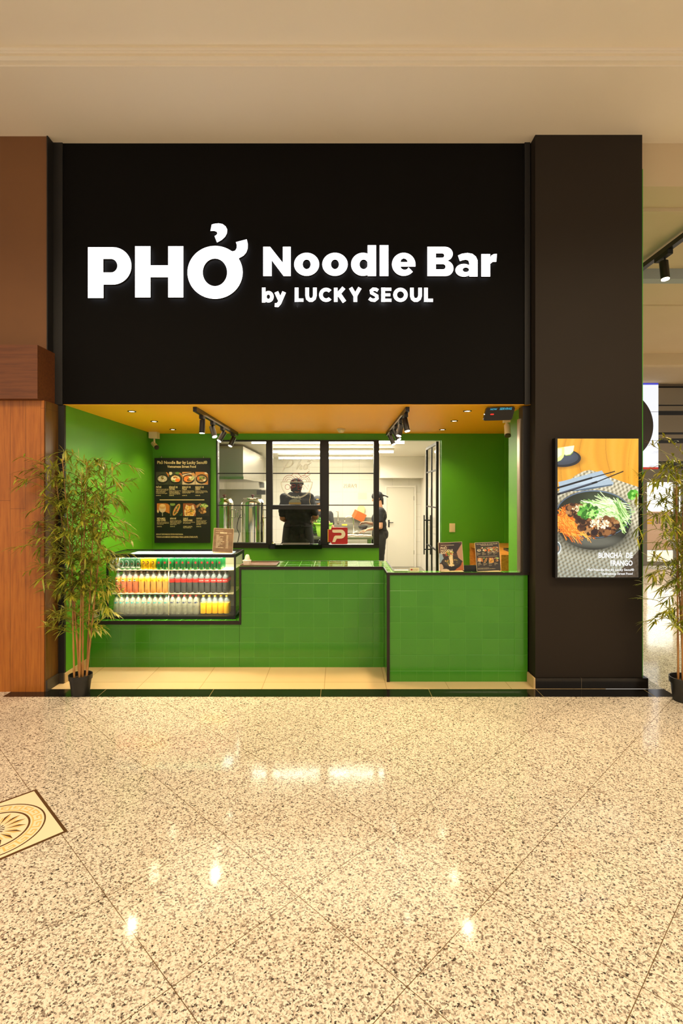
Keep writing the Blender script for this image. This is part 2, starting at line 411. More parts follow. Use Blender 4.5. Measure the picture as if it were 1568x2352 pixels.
# ------------------------------------------------------------------ setting: floors
YK0, YK1 = 4.51, 4.69            # black kerb strip
YF = 4.84; YB = 7.15             # fascia plane, rear wall of the niche
XL, XR = -2.54, 1.77             # niche side walls
XR2 = 2.32
CN = 2.578                        # niche ceiling
bm = nb(); bx(bm, -9, 14, -8, YK0, -0.1, 0); bx(bm, 2.92, 14, YK0, 16, -0.1, 0); bx(bm, -9, -2.9, YK0, 8, -0.1, 0)
struct('floor_hall', bm, M['granite'])
struct('floor_kerb', B(-2.9, 2.92, YK0, YK1, -0.1, 0.0), M['kerb'])
struct('floor_niche', B(-2.7, 2.4, YK1, YB, -0.1, 0.0), M['niche_floor'])
struct('floor_kitchen', B(-2.9, 2.4, YB, 13.2, -0.1, 0.0), M['kfloor'])
# hall ceiling, cornice, fascia
struct('ceiling_soffit', B(-9, 14, 3.97, YF, 5.0, 5.3), M['ceil'])
struct('ceiling_hall', B(-9, 14, -8, 3.93, 5.085, 5.3), M['ceil'])
bm = nb(); bx(bm, -9, 14, 3.93, 3.97, 5.012, 5.3); bx(bm, -9, 14, 3.905, 3.93, 5.045, 5.085); bx(bm, -9, 14, 3.90, 3.905, 5.062, 5.085)
struct('trim_1', bm, M['ceil'], bevel=0.008)
struct('wall_fascia', B(-2.66, XR+0.02, YF, YF+0.12, CN+0.0045, 5.0), M['black_wall'])
# faint vertical reveal on both sides of the fascia
struct('trim_2', B(-2.66, -2.55, YF-0.012, YF, CN, 5.0), M['blackm'])
struct('trim_3', B(XR-0.05, XR+0.0, YF-0.015, YF, CN, 5.0), M['blackm'])
# left timber pillar
struct('wall_left_pillar', B(-9, -2.605, 4.625, 4.84, 0.0, 2.58), [M['wood_wall']])
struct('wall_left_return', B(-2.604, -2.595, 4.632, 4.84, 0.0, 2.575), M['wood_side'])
struct('wall_left_header', B(-9, -2.62, 4.55, 4.83, 2.582, 3.05), M['wood_head'], bevel=0.006)
struct('wall_left_upper', B(-9, -2.645, 4.745, 4.85, 3.05, 5.0), M['wood_up'])
struct('trim_4', B(-2.644, -2.635, 4.735, 4.85, 3.05, 5.0), M['blackm'])
struct('wall_left_jamb', B(-2.66, XL, 4.84, 4.87, 0.0, CN), M['blackm'])
bm = nb(); bx(bm, -2.594, -2.578, 4.632, 4.838, 0.0, 0.095); bx(bm, -2.594, XL+0.004, 4.822, 4.838, 0.0, 0.095)
struct('baseboard_left', bm, mat('dark stone skirting', '#3b342a', 0.4))
# niche walls
struct('wall_left', B(XL-0.1, XL, 4.87, YB, 0, CN), M['green'])
struct('baseboard_niche_left', B(XL, XL+0.012, 4.84, 5.28, 0, 0.09), mat('beige skirting', '#c9ab78', 0.4))
xw0 = X_(497, YB); xw1 = X_(870, YB); xd1 = X_(1014, YB); zt = Z_(1011, YB); zs = Z_(1257, YB)
bm = nb()
bx(bm, XL-0.1, xw0, YB, YB+0.12, 0, CN); bx(bm, xw0, xd1, YB, YB+0.12, zt, CN); bx(bm, xw0, xw1, YB, YB+0.12, 0, zs); bx(bm, xd1, XR2+0.1, YB, YB+0.12, 0, CN)
struct('wall_back', bm, M['green'])
struct('wall_right', B(XR2, XR2+0.1, 5.45, YB, 0, CN), M['green'])
struct('wall_right_return', B(XR-0.012, XR2+0.1, 4.98, 5.40, 0, CN), M['green'])
struct('trim_5', B(X_(1157, YB), XR2, YB-0.06, YB, 0, CN), M['green'])
bm = nb(); bx(bm, XL-0.1, XR2+0.1, YF+.003, YF+.125, CN, CN+.004); bx(bm, XL-0.1, XR2+0.1, YF+.125, YB+0.1, CN, CN+0.12)
struct('ceiling_niche', bm, M['yellow'])
# right pillar
bm = nb(); bx(bm, 1.78, 2.746, 4.725, 4.97, 0.0, 5.0); struct('wall_right_pillar', bm, M['pillar'], bevel=0.012)
struct('wall_right_outer', B(2.43, 2.745, 4.971, 7.4, 0.0, 5.0), M['pillar'])
struct('spill_strip', B(2.7465, 2.761, 4.74, 7.4, 0.08, 4.7), mat('green light spill', '#3fa81e', 0.5))  # thin green strip added in place of light spill beside the pillar
struct('baseboard_right_pillar', B(1.772, 2.785, 4.698, 4.965, 0.0, 0.094), tile_mat('black stone skirting', '#14110e', '#1d1915', '#5d5344', 0.62, 0, 2.184, 9, 1, 0.3, 0.004, 0.15), bevel=0.004)
struct('baseboard_niche_right', B(1.756, 1.771, 4.70, 4.87, 0.0, 0.094), mat('beige stone skirting', '#c9ab78', 0.4))
bm = nb(); bx(bm, 1.715, 1.78, 4.86, 4.97, 1.02, CN-0.01); struct('trim_7', bm, M['frame'])
struct('trim_8', B(1.698, 1.7145, 4.90, 4.97, 1.02, CN-0.12), mat('brushed shutter rail', '#9a8a72', 0.3, 0.8))
# beyond the right pillar
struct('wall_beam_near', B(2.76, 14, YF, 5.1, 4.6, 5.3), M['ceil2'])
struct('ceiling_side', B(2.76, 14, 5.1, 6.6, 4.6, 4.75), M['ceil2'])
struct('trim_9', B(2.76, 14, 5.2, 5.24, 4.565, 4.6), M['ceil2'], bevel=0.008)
struct('wall_beam_middle', B(2.76, 14, 6.6, 6.75, 4.47, 4.75), mat('grey blue beam', '#9aa0a0', 0.6))
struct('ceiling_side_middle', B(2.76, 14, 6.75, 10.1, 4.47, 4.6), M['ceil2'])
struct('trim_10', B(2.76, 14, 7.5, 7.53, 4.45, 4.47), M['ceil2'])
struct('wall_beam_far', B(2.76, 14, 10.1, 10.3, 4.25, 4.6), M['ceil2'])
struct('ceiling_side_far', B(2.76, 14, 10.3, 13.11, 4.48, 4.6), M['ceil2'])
YE = 12.96
bm = nb(); bx(bm, 2.76, X_(1477, YE), YE, YE+0.15, 0, 4.475); bx(bm, X_(1477, YE), 14, YE, YE+0.15, Z_(1105, YE), 4.475); bx(bm, X_(1568, YE)+0.3, 14, YE, YE+0.15, 0, 4.475)
struct('wall_entrance', bm, rough_paint('taupe wall', '#8a7a64', '#7d6e5a', 0.6))
struct('wall_side_corridor', B(2.76, 2.86, 7.4, 12.955, 0, 4.24), M['pillar'])
# kitchen shell
KX0, KX1, KYB, KC = -2.75, 1.98, 12.6, 2.62
struct('wall_kitchen_back', B(KX0-0.1, KX1+0.1, KYB, KYB+0.1, 0, KC), M['white_tile'])
struct('wall_kitchen_left', B(KX0-0.1, KX0, YB+0.12, KYB, 0, KC), mat('white side wall', '#d8d2c2', 0.4))
struct('wall_kitchen_right', B(KX1, KX1+0.1, YB+0.12, KYB, 0, KC), M['white'])
struct('ceiling_kitchen', B(KX0-0.1, KX1+0.1, YB+0.12, KYB+0.1, KC, KC+0.1), M['white'])
struct('wall_kitchen_soffit', B(X_(872, 12.2), KX1-0.001, 12.15, KYB-0.001, Z_(1098, 12.3), KC-0.001), M['white'])

# ------------------------------------------------------------------ big lit sign
SIGN_Y = YF-0.06
def sign_tf(sx, ox, oy, d=0.045):
    def f(x, y, z):
        p = at(ox+x/sx, oy-y/sx, SIGN_Y); return Vector((p.x, SIGN_Y+0.02-z, p.z))
    return f
sign = thing('illuminated_sign', 'white glowing letters reading PHỞ Noodle Bar on the black fascia', 'sign', (X_(680, SIGN_Y), YF, Z_(700, SIGN_Y)))
def yf(c): return [(x, -y) for x, y in c]
def letter(groups, sx, ox, oy, depth=0.03):
    bm = outline([[yf(c) for c in g] for g in groups], depth, sign_tf(sx, ox, oy)); bm.normal_update()
    for f in bm.faces: f.material_index = 0 if abs(f.normal.y) > .7 else 1
    obj('letter', bm, [M['sign'], M['return']], sign)
def D_shape(x0, y0, x1, y1, rx=None):   # half-round right side
    ry = (y1-y0)/2; rx = rx or ry; cy = (y0+y1)/2
    return [(x0, y0)]+ell(x1-rx, cy, rx, ry, 24, -PI/2, PI/2)+[(x0, y1)]
a = (3.5636, 180, 480)
letter([[[(76, 311)]+ell(280, 464, 152, 153, 28, -PI/2, PI/2)+[(203, 617), (203, 727), (76, 727)], D_shape(201, 407, 317, 518, 52)]], *a)
letter([[[(462, 303), (588, 303), (588, 459), (733, 459), (733, 303), (857, 303), (857, 722), (733, 722), (733, 557), (588, 557), (588, 722), (462, 722)]]], *a)
letter([[ell(1117, 517, 226, 217, 64), ell(1116, 517, 100, 113, 48)],
        [[(1225, 335), (1262, 345), (1283, 338), (1294, 318), (1295, 292), (1288, 269), (1376, 246), (1385, 285), (1384, 320), (1372, 355), (1350, 380), (1311, 402), (1290, 425), (1180, 330)]],
        [[(1090, 125), (1110, 119), (1145, 115), (1178, 121), (1203, 140), (1216, 165), (1214, 197), (1200, 224), (1172, 251), (1133, 272), (1113, 220), (1128, 211), (1137, 198), (1130, 184), (1110, 177), (1079, 178)]]], *a)
a = (2.7034, 580, 530)
letter([[[(65, 98), (108, 98), (187, 198), (187, 98), (236, 98), (236, 280), (192, 280), (118, 182), (118, 280), (65, 280)]]], *a)
letter([[ell(335, 207, 78, 72), ell(335, 207, 25, 30, 24)]], *a)
letter([[ell(511, 207, 79, 72), ell(511, 207, 25, 30, 24)]], *a)
letter([[ell(685, 207, 74, 72), ell(689, 207, 26, 30, 24)], [rct(714, 88, 766, 280)]], *a)
letter([[rct(789, 88, 843, 280)]], *a)
letter([[[(1011, 221)]+ell(938, 207, 73, 72, 26, 0.0, -PI)+ell(938, 207, 73, 72, 26, PI, PI*.22)+[(968, 226)]+ell(944, 219, 26, 22, 8, PI*.30, PI*.92)+[(918, 221)], [(918, 193), (922, 178), (936, 170), (950, 173), (960, 183), (962, 193)]]], *a)
letter([[[(1085, 98)]+ell(1195, 142, 48, 44, 16, -PI/2, PI/2*0.9)+ell(1199, 232, 48, 48, 16, -PI/2*0.8, PI/2)+[(1085, 280)], D_shape(1138, 139, 1190, 166), D_shape(1138, 206, 1198, 238)]], *a)
letter([[rct(1345, 190, 1397, 283)], [[(1275, 152), (1300, 141), (1335, 136), (1365, 142), (1386, 158), (1397, 182), (1397, 200), (1345, 200), (1340, 184), (1325, 178), (1305, 181), (1287, 188)]],
        [ell(1312, 244, 53, 40), ell(1324, 241, 20, 14, 20)]], *a)
letter([[rct(1420, 143, 1475, 283)], [[(1475, 170), (1482, 152), (1498, 143), (1517, 142), (1513, 191), (1490, 192), (1475, 205)]]], *a)
w = 23
for g in ([[rct(57, 351, 79, 444)], [ell(98, 408, 32, 36), ell(97, 408, 11, 14, 16)]],
          [[strk([(146, 378), (173, 436)], 25)], [strk([(195, 378), (166, 446), (154, 460), (137, 459)], 24)]],
          [[rct(261, 351, 284, 439)], [rct(261, 419, 315, 439)]],
          [[strk([(338, 351), (338, 400), (342, 418), (354, 428), (368, 428), (381, 418), (386, 400), (386, 351)], w)]],
          [[arcst(456, 396, 44, 44, 21, 22, math.radians(42), math.radians(318))]],
          [[rct(505, 352, 527, 440)], [strk([(522, 402), (566, 352)], 24)], [strk([(534, 388), (570, 440)], 25)]],
          [[strk([(608, 352), (637, 402), (666, 352)], 23)], [rct(626, 396, 649, 440)]],
          [[strk([(778, 370), (765, 362), (748, 361), (737, 370), (739, 384), (755, 393), (771, 403), (772, 418), (757, 430), (738, 428), (724, 418)], 20)]],
          [[rct(799, 352, 822, 439)], [rct(799, 352, 861, 371)], [rct(799, 387, 855, 405)], [rct(799, 420, 862, 439)]],
          [[ell(918, 396, 45, 44), ell(918, 396, 22, 22, 24)]],
          [[strk([(989, 352), (989, 402), (994, 419), (1006, 428), (1021, 428), (1034, 419), (1040, 402), (1040, 352)], w)]],
          [[rct(1065, 352, 1088, 440)], [rct(1065, 420, 1120, 440)]]):
    letter(g, *a, depth=0.025)

# ------------------------------------------------------------------ tiled counters
TZ = 1.016; LZ = 0.468
def tile_slots(bm):
    for f in bm.faces:
        n = f.normal; f.material_index = 0 if abs(n.y) > .7 else (1 if abs(n.x) > .7 else 2)
def tiled(name, bm, parent, front):
    bm.normal_update(); bmesh.ops.recalc_face_normals(bm, faces=bm.faces); tile_slots(bm)
    return obj(name, bm, [front, M['tile_s'], M['tile_t']], parent)
XM = -1.0; XP = 0.462
c = thing('display_counter', 'low green tiled counter holding the glass drinks case', 'counter', (-1.77, 5.5, 0))
tiled('tiled_body', B(XL+0.002, XM-0.002, 5.282, 5.95, 0, LZ), c, M['tile_x'])
bm = nb(); bx(bm, XL+0.002, XM-0.0015, 5.270, 5.2815, LZ-0.034, LZ+0.002)
obj('edge_trim', bm, M['trim'], c)
c = thing('order_counter', 'long chest-high green tiled counter in the middle with dark edge trim', 'counter', (-0.3, 5.5, 0))
bm = nb(); bx(bm, XM+0.0, XP-0.002, 5.282, 5.74, 0, TZ); tiled('tiled_body', bm, c, M['tile_x'])
bm = nb(); bx(bm, XM-0.001, XP-0.016, 5.270, 5.2815, TZ-0.028, TZ+0.003); bx(bm, XM-0.001, XM+0.018, 5.270, 5.2815, LZ-0.034, TZ-0.028)
bx(bm, XM-0.001, XP+0.04, 5.7405, 5.75, TZ-0.02, TZ+0.003)
obj('edge_trim', bm, M['trim'], c)
c = thing('front_counter', 'narrow green tiled partition counter nearest the hall beside the dark pillar', 'counter', (1.1, 4.9, 0))
bm = nb(); bx(bm, XP, 1.765, 4.877, 4.99, 0, TZ); bx(bm, XP, XP+0.06, 4.99, 5.741, 0, TZ); tiled('tiled_body', bm, c, M['tile_r'])
bm = nb(); bx(bm, XP-0.012, 1.775, 4.866, 4.8765, TZ-0.020, TZ+0.003); bx(bm, XP-0.012, XP+0.016, 4.866, 4.8765, 0.0, TZ-0.02)
bx(bm, XP-0.012, XP-0.0005, 4.8765, 5.268, TZ-0.026, TZ+0.003); bx(bm, XP+0.0605, XP+0.072, 4.991, 5.74, TZ-0.02, TZ+0.003)
obj('edge_trim', bm, M['trim'], c)

# ------------------------------------------------------------------ kitchen window, hatch, doors
YW = YB+0.03
def zz(y): return Z_(y, YB)
def xx(x): return X_(x, YB)
wf = bpy.data.objects.new('window_1', None); C.objects.link(wf); wf.location = (xx(680), YB, zz(1255)); WL[wf.name] = wf.location.copy()
wf['kind'] = 'structure'; wf['label'] = 'black framed kitchen window with a serving hatch'
bm = nb()
y0, y1 = YB-0.015, YB+0.09
bx(bm, xx(497), xx(500), y0, y1, zz(1250), zz(1011)); bx(bm, xx(497), xx(870), y0, y1, zz(1013.5), zz(1011))
bx(bm, xx(611), xx(624), y0, y1, zz(1250), zz(1013)); bx(bm, xx(736), xx(755), y0, y1, zz(1250), zz(1013)); bx(bm, xx(858), xx(870), y0-0.01, y1, zz(1250), zz(1011))
bx(bm, xx(497), xx(870), y0-0.02, y1+0.05, zz(1258), zz(1250.5)); bx(bm, xx(500), xx(612), y0, y1, zz(1250.5), zz(1247))
obj('window_frame', bm, M['frame'], wf)
for xa, xb, rows in ((500, 611, (1087, 1161)), (624, 736, (1087,)), (755, 858, (1087, 1160.5))):
    bm = nb()
    for r in rows: bx(bm, xx(xa), xx(xb), YW, YW+0.03, zz(r+1.1), zz(r-1.1))
    obj('glazing_bar', bm, M['frame'], wf)
bm = nb(); bx(bm, xx(622), xx(738), y0-0.01, y1, zz(1170), zz(1160)); bx(bm, xx(622), xx(626), y0-0.01, YW, zz(1160), zz(1014)); bx(bm, xx(734.5), xx(738), y0-0.01, YW, zz(1160), zz(1014))
obj('hatch_sash', bm, M['frame'], wf)
for xa, xb, ya, yb in ((500, 611, 1013.5, 1247), (626, 734.5, 1013.5, 1160), (755, 858, 1013.5, 1249)):
    obj('glass_pane', B(xx(xa)+.001, xx(xb)-.001, YW+0.012, YW+0.016, zz(yb)+.001, zz(ya)-.001), M['glass'], wf)
sh = obj('serving_shelf', B(X_(617, 6.99), X_(739, 6.99), 6.97, YB-0.036, Z_(1261, 6.97), Z_(1251.5, 6.97)), mat('glossy black shelf', '#0c0b0a', 0.08), None, bevel=0.003)
setp(sh, 'glossy black serving shelf under the open kitchen hatch', 'shelf')
SHZ = Z_(1251.5, 6.97)
# bell
t = thing('service_bell', 'small chrome counter bell on the left end of the serving shelf', 'bell', (X_(628, 7.04), 7.04, SHZ))
obj('base', lathe(nb(), [(0, SHZ), (.030, SHZ), (.030, SHZ+.007), (0, SHZ+.007)], 20, X_(628, 7.04), 7.04), M['black'], t)
obj('dome', lathe(nb(), [(.027, SHZ+.010), (.026, SHZ+.018), (.020, SHZ+.028), (.010, SHZ+.034), (0, SHZ+.036)], 20, X_(628, 7.04), 7.04), M['chrome'], t, smooth=True)
obj('button', lathe(nb(), [(.004, SHZ+.034), (.004, SHZ+.043), (.0, SHZ+.044)], 10, X_(628, 7.04), 7.04), M['chrome'], t)
def tray(name, x0, x1, y0, y1, z, label, m, wall=0.012):
    bm = nb(); bx(bm, x0, x1, y0, y1, z, z+0.003)
    f = 0.008
    bx(bm, x0-f, x1+f, y0-f, y0, z+0.003, z+wall); bx(bm, x0-f, x1+f, y1, y1+f, z+0.003, z+wall); bx(bm, x0-f, x0, y0, y1, z+0.003, z+wall); bx(bm, x1, x1+f, y0, y1, z+0.003, z+wall)
    o = obj(name, bm, m, None, bevel=0.0015); return setp(o, label, 'tray')
tray('serving_tray', X_(650, 7.02), X_(709, 7.02), 7.0, YB-0.05, SHZ, 'grey rectangular tray on the serving shelf in the hatch', mat('grey tray', '#8a857a', 0.3, 0.3), 0.014)
bm = nb(); cyl(bm, (X_(644, 7.05), 7.05, SHZ+0.006), (X_(651, 7.05), 7.1, SHZ+0.045), 0.004); setp(obj('marker_pen', bm, M['black']), 'black pen leaning at the left of the grey hatch tray', 'pen')
bm = nb(); bx(bm, X_(731, 7.05), X_(737, 7.05), 7.02, 7.08, SHZ, SHZ+0.045); bx(bm, X_(732, 7.05), X_(736, 7.05), 7.03, 7.07, SHZ+0.045, SHZ+0.06)
setp(obj('napkin_holder', bm, M['black'], bevel=0.004), 'small black holder on the right end of the serving shelf', 'holder')
# brown tray and sauce cups on the order counter
tray('brown_tray', X_(553, 5.33), X_(633, 5.33), 5.33, 5.62, TZ, 'long brown tray on the green order counter next to the drinks case', mat('brown tray', '#6a4c38', 0.4), 0.012)
t = thing('sauce_cup_stack', 'stack of white foam cups upside down over a white box on the brown tray', 'cup stack', (X_(567, 5.42), 5.42, TZ+0.003))
cx, cy, z = X_(567, 5.42), 5.42, TZ+0.003
obj('carton', lathe(nb(), [(0, z), (.036, z), (.044, z+.038), (.047, z+.040), (.047, z+.046), (.030, z+.052), (0, z+.052)], 8, cx, cy), mat('white foam', '#f2e6d4', 0.5), t)
obj('cup', lathe(nb(), [(.030, z+.052), (.028, z+.062), (.018, z+.098), (.013, z+.104), (0, z+.104)], 16, cx+.004, cy), mat('white paper', '#efe4d4', 0.5), t, smooth=True)
# green herb and lime etc later; back doors
d = bpy.data.objects.new('door_1', None); C.objects.link(d); d.location = (X_(919, KYB), KYB, 0); WL[d.name] = d.location.copy(); d['kind'] = 'structure'; d['label'] = 'white door at the back of the kitchen'
YD = KYB-0.02
dx0, dx1 = X_(888, YD), X_(950, YD); dzt = Z_(1120, YD)
bm = nb(); bx(bm, dx0, dx1, YD-0.02, YD+0.015, 0.005, dzt); obj('door_panel', bm, mat('white door', '#d9d2be', 0.4), d, bevel=0.003)
bm = nb(); bx(bm, dx0-0.05, dx0-0.004, YD-0.03, KYB, 0, dzt+0.05); bx(bm, dx1+0.004, dx1+0.05, YD-0.03, KYB, 0, dzt+0.05); bx(bm, dx0-0.004, dx1+0.004, YD-0.03, KYB, dzt+0.004, dzt+0.05)
obj('door_frame', bm, M['white'], d, bevel=0.004)
bm = nb(); bx(bm, dx0+0.03, dx0+0.065, YD-0.028, YD-0.02, Z_(1211, YD), Z_(1194, YD)); cyl(bm, (dx0+0.048, YD-0.03, Z_(1200, YD)), (dx0+0.048, YD-0.07, Z_(1200, YD)), 0.009); cyl(bm, (dx0+0.048, YD-0.065, Z_(1200, YD)), (dx0+0.15, YD-0.065, Z_(1200, YD)), 0.009)
obj('door_handle', bm, M['blackm'], d)
bm = nb()
for z in (0.3, 1.6): cyl(bm, (dx1+0.001, YD-0.026, z), (dx1+0.001, YD-0.026, z+0.1), 0.008)
obj('hinge', bm, M['steel'], d)
# glass kitchen door, open inwards
d = bpy.data.objects.new('door_2', None); C.objects.link(d); d.location = (X_(1003, 7.3), 7.3, 0); WL[d.name] = d.location.copy(); d['kind'] = 'structure'; d['label'] = 'open glazed black steel kitchen door'
hx, ex, ya, yb, zt2 = X_(1004, 7.3), X_(979.5, 8.3), 7.29, 8.3, 2.485
def dpt(t): return hx+(ex-hx)*t, ya+(yb-ya)*t
def dbar(bm, t0, t1, z0, z1, w=0.018):
    (xa, y_a), (xb, y_b) = dpt(t0), dpt(t1)
    v = [bm.verts.new((x+s*w, y, z)) for z in (z0, z1) for (x, y) in ((xa, y_a), (xb, y_b)) for s in (-.5, .5)]
    for f in ((0, 1, 3, 2), (4, 6, 7, 5), (0, 4, 5, 1), (2, 3, 7, 6), (0, 2, 6, 4), (1, 5, 7, 3)): bm.faces.new([v[i] for i in f])
bm = nb()
dbar(bm, 0, 0.045, 0.01, zt2, .035); dbar(bm, 0.955, 1, 0.01, zt2, .03); dbar(bm, .045, .955, 0.01, .08, .03); dbar(bm, .045, .955, zt2-.04, zt2, .03)
obj('door_frame', bm, M['frame'], d)
bm = nb(); dbar(bm, .48, .51, .08, zt2-.04, .02)
for z in (0.35, 0.95, 1.55, 2.08): dbar(bm, .045, .955, z, z+.02, .02)
obj('glazing_bar', bm, M['frame'], d)
bm = nb(); dbar(bm, .045, .955, .08, zt2-.04, .004); obj('glass_pane', bm, M['glass'], d)
bm = nb(); xh, yh = dpt(.93)
for s in (-1, 1):
    cyl(bm, (xh+s*.05, yh, .80), (xh+s*.05, yh, 1.42), .010)
for z in (.88, 1.34): cyl(bm, (xh-.05, yh, z), (xh+.05, yh, z), .009)
obj('pull_handle', bm, M['blackm'], d)
bm = nb(); xa, y_a = dpt(.52); bx(bm, xa-.035, xa-.03, y_a-.05, y_a+.05, 1.60, 1.84)
o = obj('paper_tag', bm, mat('white paper tag', '#dcdce0', .6)); o.rotation_euler = (.15, 0, .1); setp(o, 'white paper tag hanging on the open glass door', 'paper')
# ------------------------------------------------------------------ kitchen equipment
t = thing('extractor_hood', 'large stainless extractor hood at the upper left of the kitchen', 'hood', (-2.1, 10, 1.9))
bm = nb(); hy0, hy1 = 9.0, 11.5; hx1 = X_(558, 9.0); hz0, hz1 = Z_(1094, 9), Z_(1025, 9)
bx(bm, KX0+.02, hx1, hy0, hy1, hz0, hz1); obj('canopy', bm, M['steel2'], t, bevel=0.004)
bm = nb(); bx(bm, KX0+.02, hx1+.01, hy0-.01, hy1+.01, hz0-.05, hz0-.001); obj('grease_rim', bm, M['steel'], t)
bm = nb(); bx(bm, KX0+.3, hx1-.4, 9.4, 11.0, hz1+.001, KC-.001); obj('duct', bm, M['steel2'], t)
# cooking line below the hood: steel splash panel with a shelf, oven
o = obj('steel_splashback', B(KX0+.02, X_(600, 11.6), 11.6, 11.66, 0.9, 1.86), M['steel2']); setp(o, 'brushed steel splash panel behind the two steel urns', 'panel')
t = thing('wall_cabinet', 'grey electrical box on the wall right of the extractor hood', 'box', (X_(601, 11.5), 11.5, 1.65))
bm = nb(); bx(bm, X_(593, 11.4), X_(609, 11.4), 11.45, 11.59, Z_(1124, 11.4), Z_(1105, 11.4)); obj('case', bm, M['white'], t, bevel=.004)
bm = nb(); bx(bm, X_(596, 11.4), X_(606, 11.4), 11.44, 11.449, Z_(1120, 11.4), Z_(1109, 11.4)); obj('panel', bm, mat('grey screen', '#6c6a66', .4), t)
o = obj('paper_dispenser', B(X_(589, 11.2), X_(609, 11.2), 11.2, 11.44, Z_(1136, 11.2), Z_(1126, 11.2)), mat('dark plastic box', '#38342e', .3), bevel=.01); setp(o, 'dark plastic dispenser below the wall box beside the hood', 'dispenser')
# bench with urns
bm = nb(); TBZ = 0.93; bx(bm, -2.1, -1.12, 7.58, 8.25, TBZ-.04, TBZ)
t = thing('urn_table', 'steel table under the two steel urns behind the left pane', 'table', (-1.6, 7.9, 0)); obj('table_top', bm, M['steel2'], t, bevel=.004)
for x in (-2.06, -1.16):
    for y in (7.62, 8.21): obj('leg', cyl(nb(), (x, y, 0), (x, y, TBZ-.04), .02), M['steel'], t)
def urn(cx, cy, r, label):
    t = thing('steel_urn', label, 'urn', (cx, cy, TBZ), 'steel urns behind the left pane')
    z = TBZ; top = Z_(1160, cy)
    obj('tank', lathe(nb(), [(0, z+.0), (r, z), (r, z+.02), (r*.985, z+.03), (r*.985, top-.03), (r, top-.02), (r, top), (r*.9, top+.004), (0, top+.004)], 40, cx, cy), M['chrome'], t, smooth=False, autos=40)
    obj('lid', lathe(nb(), [(r*1.01, top+.004), (r*1.01, top+.02), (r*.97, top+.05), (r*.86, top+.075), (r*.80, top+.09), (r*.80, top+.105), (r*.3, top+.115), (0, top+.117)], 40, cx, cy), M['chrome'], t, autos=40)
    k = obj('lid_knob', lathe(nb(), [(.012, top+.115), (.012, top+.135), (.028, top+.14), (.026, top+.155), (0, top+.16)], 14, cx, cy), mat('dark red knob', '#6e1c12', .35), t, 'dark red knob')
    for s in (-1, 1):
        obj('side_handle', tube(nb(), smooth_path([(cx+s*r*.98, cy-.03, top-.07), (cx+s*(r+.04), cy-.03, top-.08), (cx+s*(r+.04), cy-.03, top-.18), (cx+s*r*.98, cy-.03, top-.19)], 4), .008, 8), M['steel'], t)
    obj('latch', B(cx-.015, cx+.015, cy-r-.015, cy-r+.01, top-.04, top+.03), M['steel'], t)
    return t
u1 = urn(X_(515, 7.9), 7.9, .135, 'polished steel urn half hidden behind the drink price sign, left of the other urn')
u2 = urn(X_(580, 7.9), 7.9, .175, 'wider polished steel urn next to the black mullion, right of the other urn')
o = obj('coiled_cable', tube(nb(), smooth_path([(X_(553, 7.75), 7.75, 1.45), (X_(548, 7.75), 7.73, 1.38), (X_(545, 7.75), 7.72, 1.25), (X_(549, 7.7), 7.7, 1.17), (X_(547, 7.7), 7.7, 1.08), (X_(544, 7.7), 7.7, 1.0), (X_(549, 7.7), 7.7, TBZ+.02), (X_(556, 7.7), 7.68, TBZ+.015)], 8), .006, 6), M['blackm'], smooth=True)
setp(o, 'black cable hanging between the two steel urns', 'cable')
o = obj('pressure_gauge', lathe(nb(), [(0, 0), (.028, 0), (.03, .01), (.026, .016), (0, .016)], 20), M['chrome']); o.rotation_euler = (PI/2-.5, 0, 0); o.location = (X_(549, 7.68), 7.68, TBZ+.012); setp(o, 'small round chrome strainer on the urn table below the cable', 'strainer')
# work table
WT = 0.985
t = thing('prep_table', 'long stainless prep table behind the hatch and the third pane', 'table', (0, 9.5, 0))
tx0, tx1 = X_(672, 9.3), X_(856, 9.3)
obj('table_top', B(tx0, tx1, 9.3, 9.85, WT-.04, WT), M['steel2'], t, bevel=.005)
obj('under_shelf', B(tx0+.05, tx1-.05, 9.34, 9.82, .55, .57), M['steel2'], t)
for x in (tx0+.04, tx1-.05):
    for y in (9.34, 9.81): obj('leg', B(x-.02, x+.02, y-.02, y+.02, 0, WT-.04), M['steel'], t)
# tub and herbs
px = X_(743, 9.5)
t = thing('plastic_tub', 'lime green plastic tub on the prep table', 'tub', (px, 9.5, WT))
obj('bowl', lathe(nb(), [(0, WT), (.11, WT), (.115, WT+.01), (.155, WT+.235), (.150, WT+.235), (.108, WT+.02), (0, WT+.02)], 24, px, 9.5), mat('translucent lime plastic', '#a6d84a', .35), t, smooth=True)
obj('rim', lathe(nb(), [(.155, WT+.21), (.166, WT+.212), (.168, WT+.24), (.152, WT+.242)], 24, px, 9.5), mat('bright lime rim', '#8fdb1a', .35), t, smooth=True)
def leaf(bm, p, d, ln, w, up=None, n=3, curl=0.25):
    d = d.normalized(); s = d.cross(up or Vector((0, 0, 1)))
    if s.length < .1: s = d.cross(Vector((1, 0, 0)))
    s.normalize(); nrm = s.cross(d).normalized(); prev = None
    tip = None
    for i in range(n+1):
        t_ = i/n; c = p+d*ln*t_-Vector((0, 0, 1))*curl*ln*t_*t_
        ww = w*math.sin(PI*min(1, .08+t_*.92))**.8 if i < n else 0
        if i == n: tipv = bm.verts.new(c); bm.faces.new((prev[0], prev[1], tipv)) if prev else None; break
        a, b = bm.verts.new(c-s*ww/2+nrm*ww*.12), bm.verts.new(c+s*ww/2+nrm*ww*.12)
        if prev: bm.faces.new((prev[0], prev[1], b, a))
        prev = (a, b)
M['leaf_k'] = rough_paint('fresh herb green', '#4f9a1c', '#76bd34', .5, 30)
bm = nb(); rr = random.Random(2)
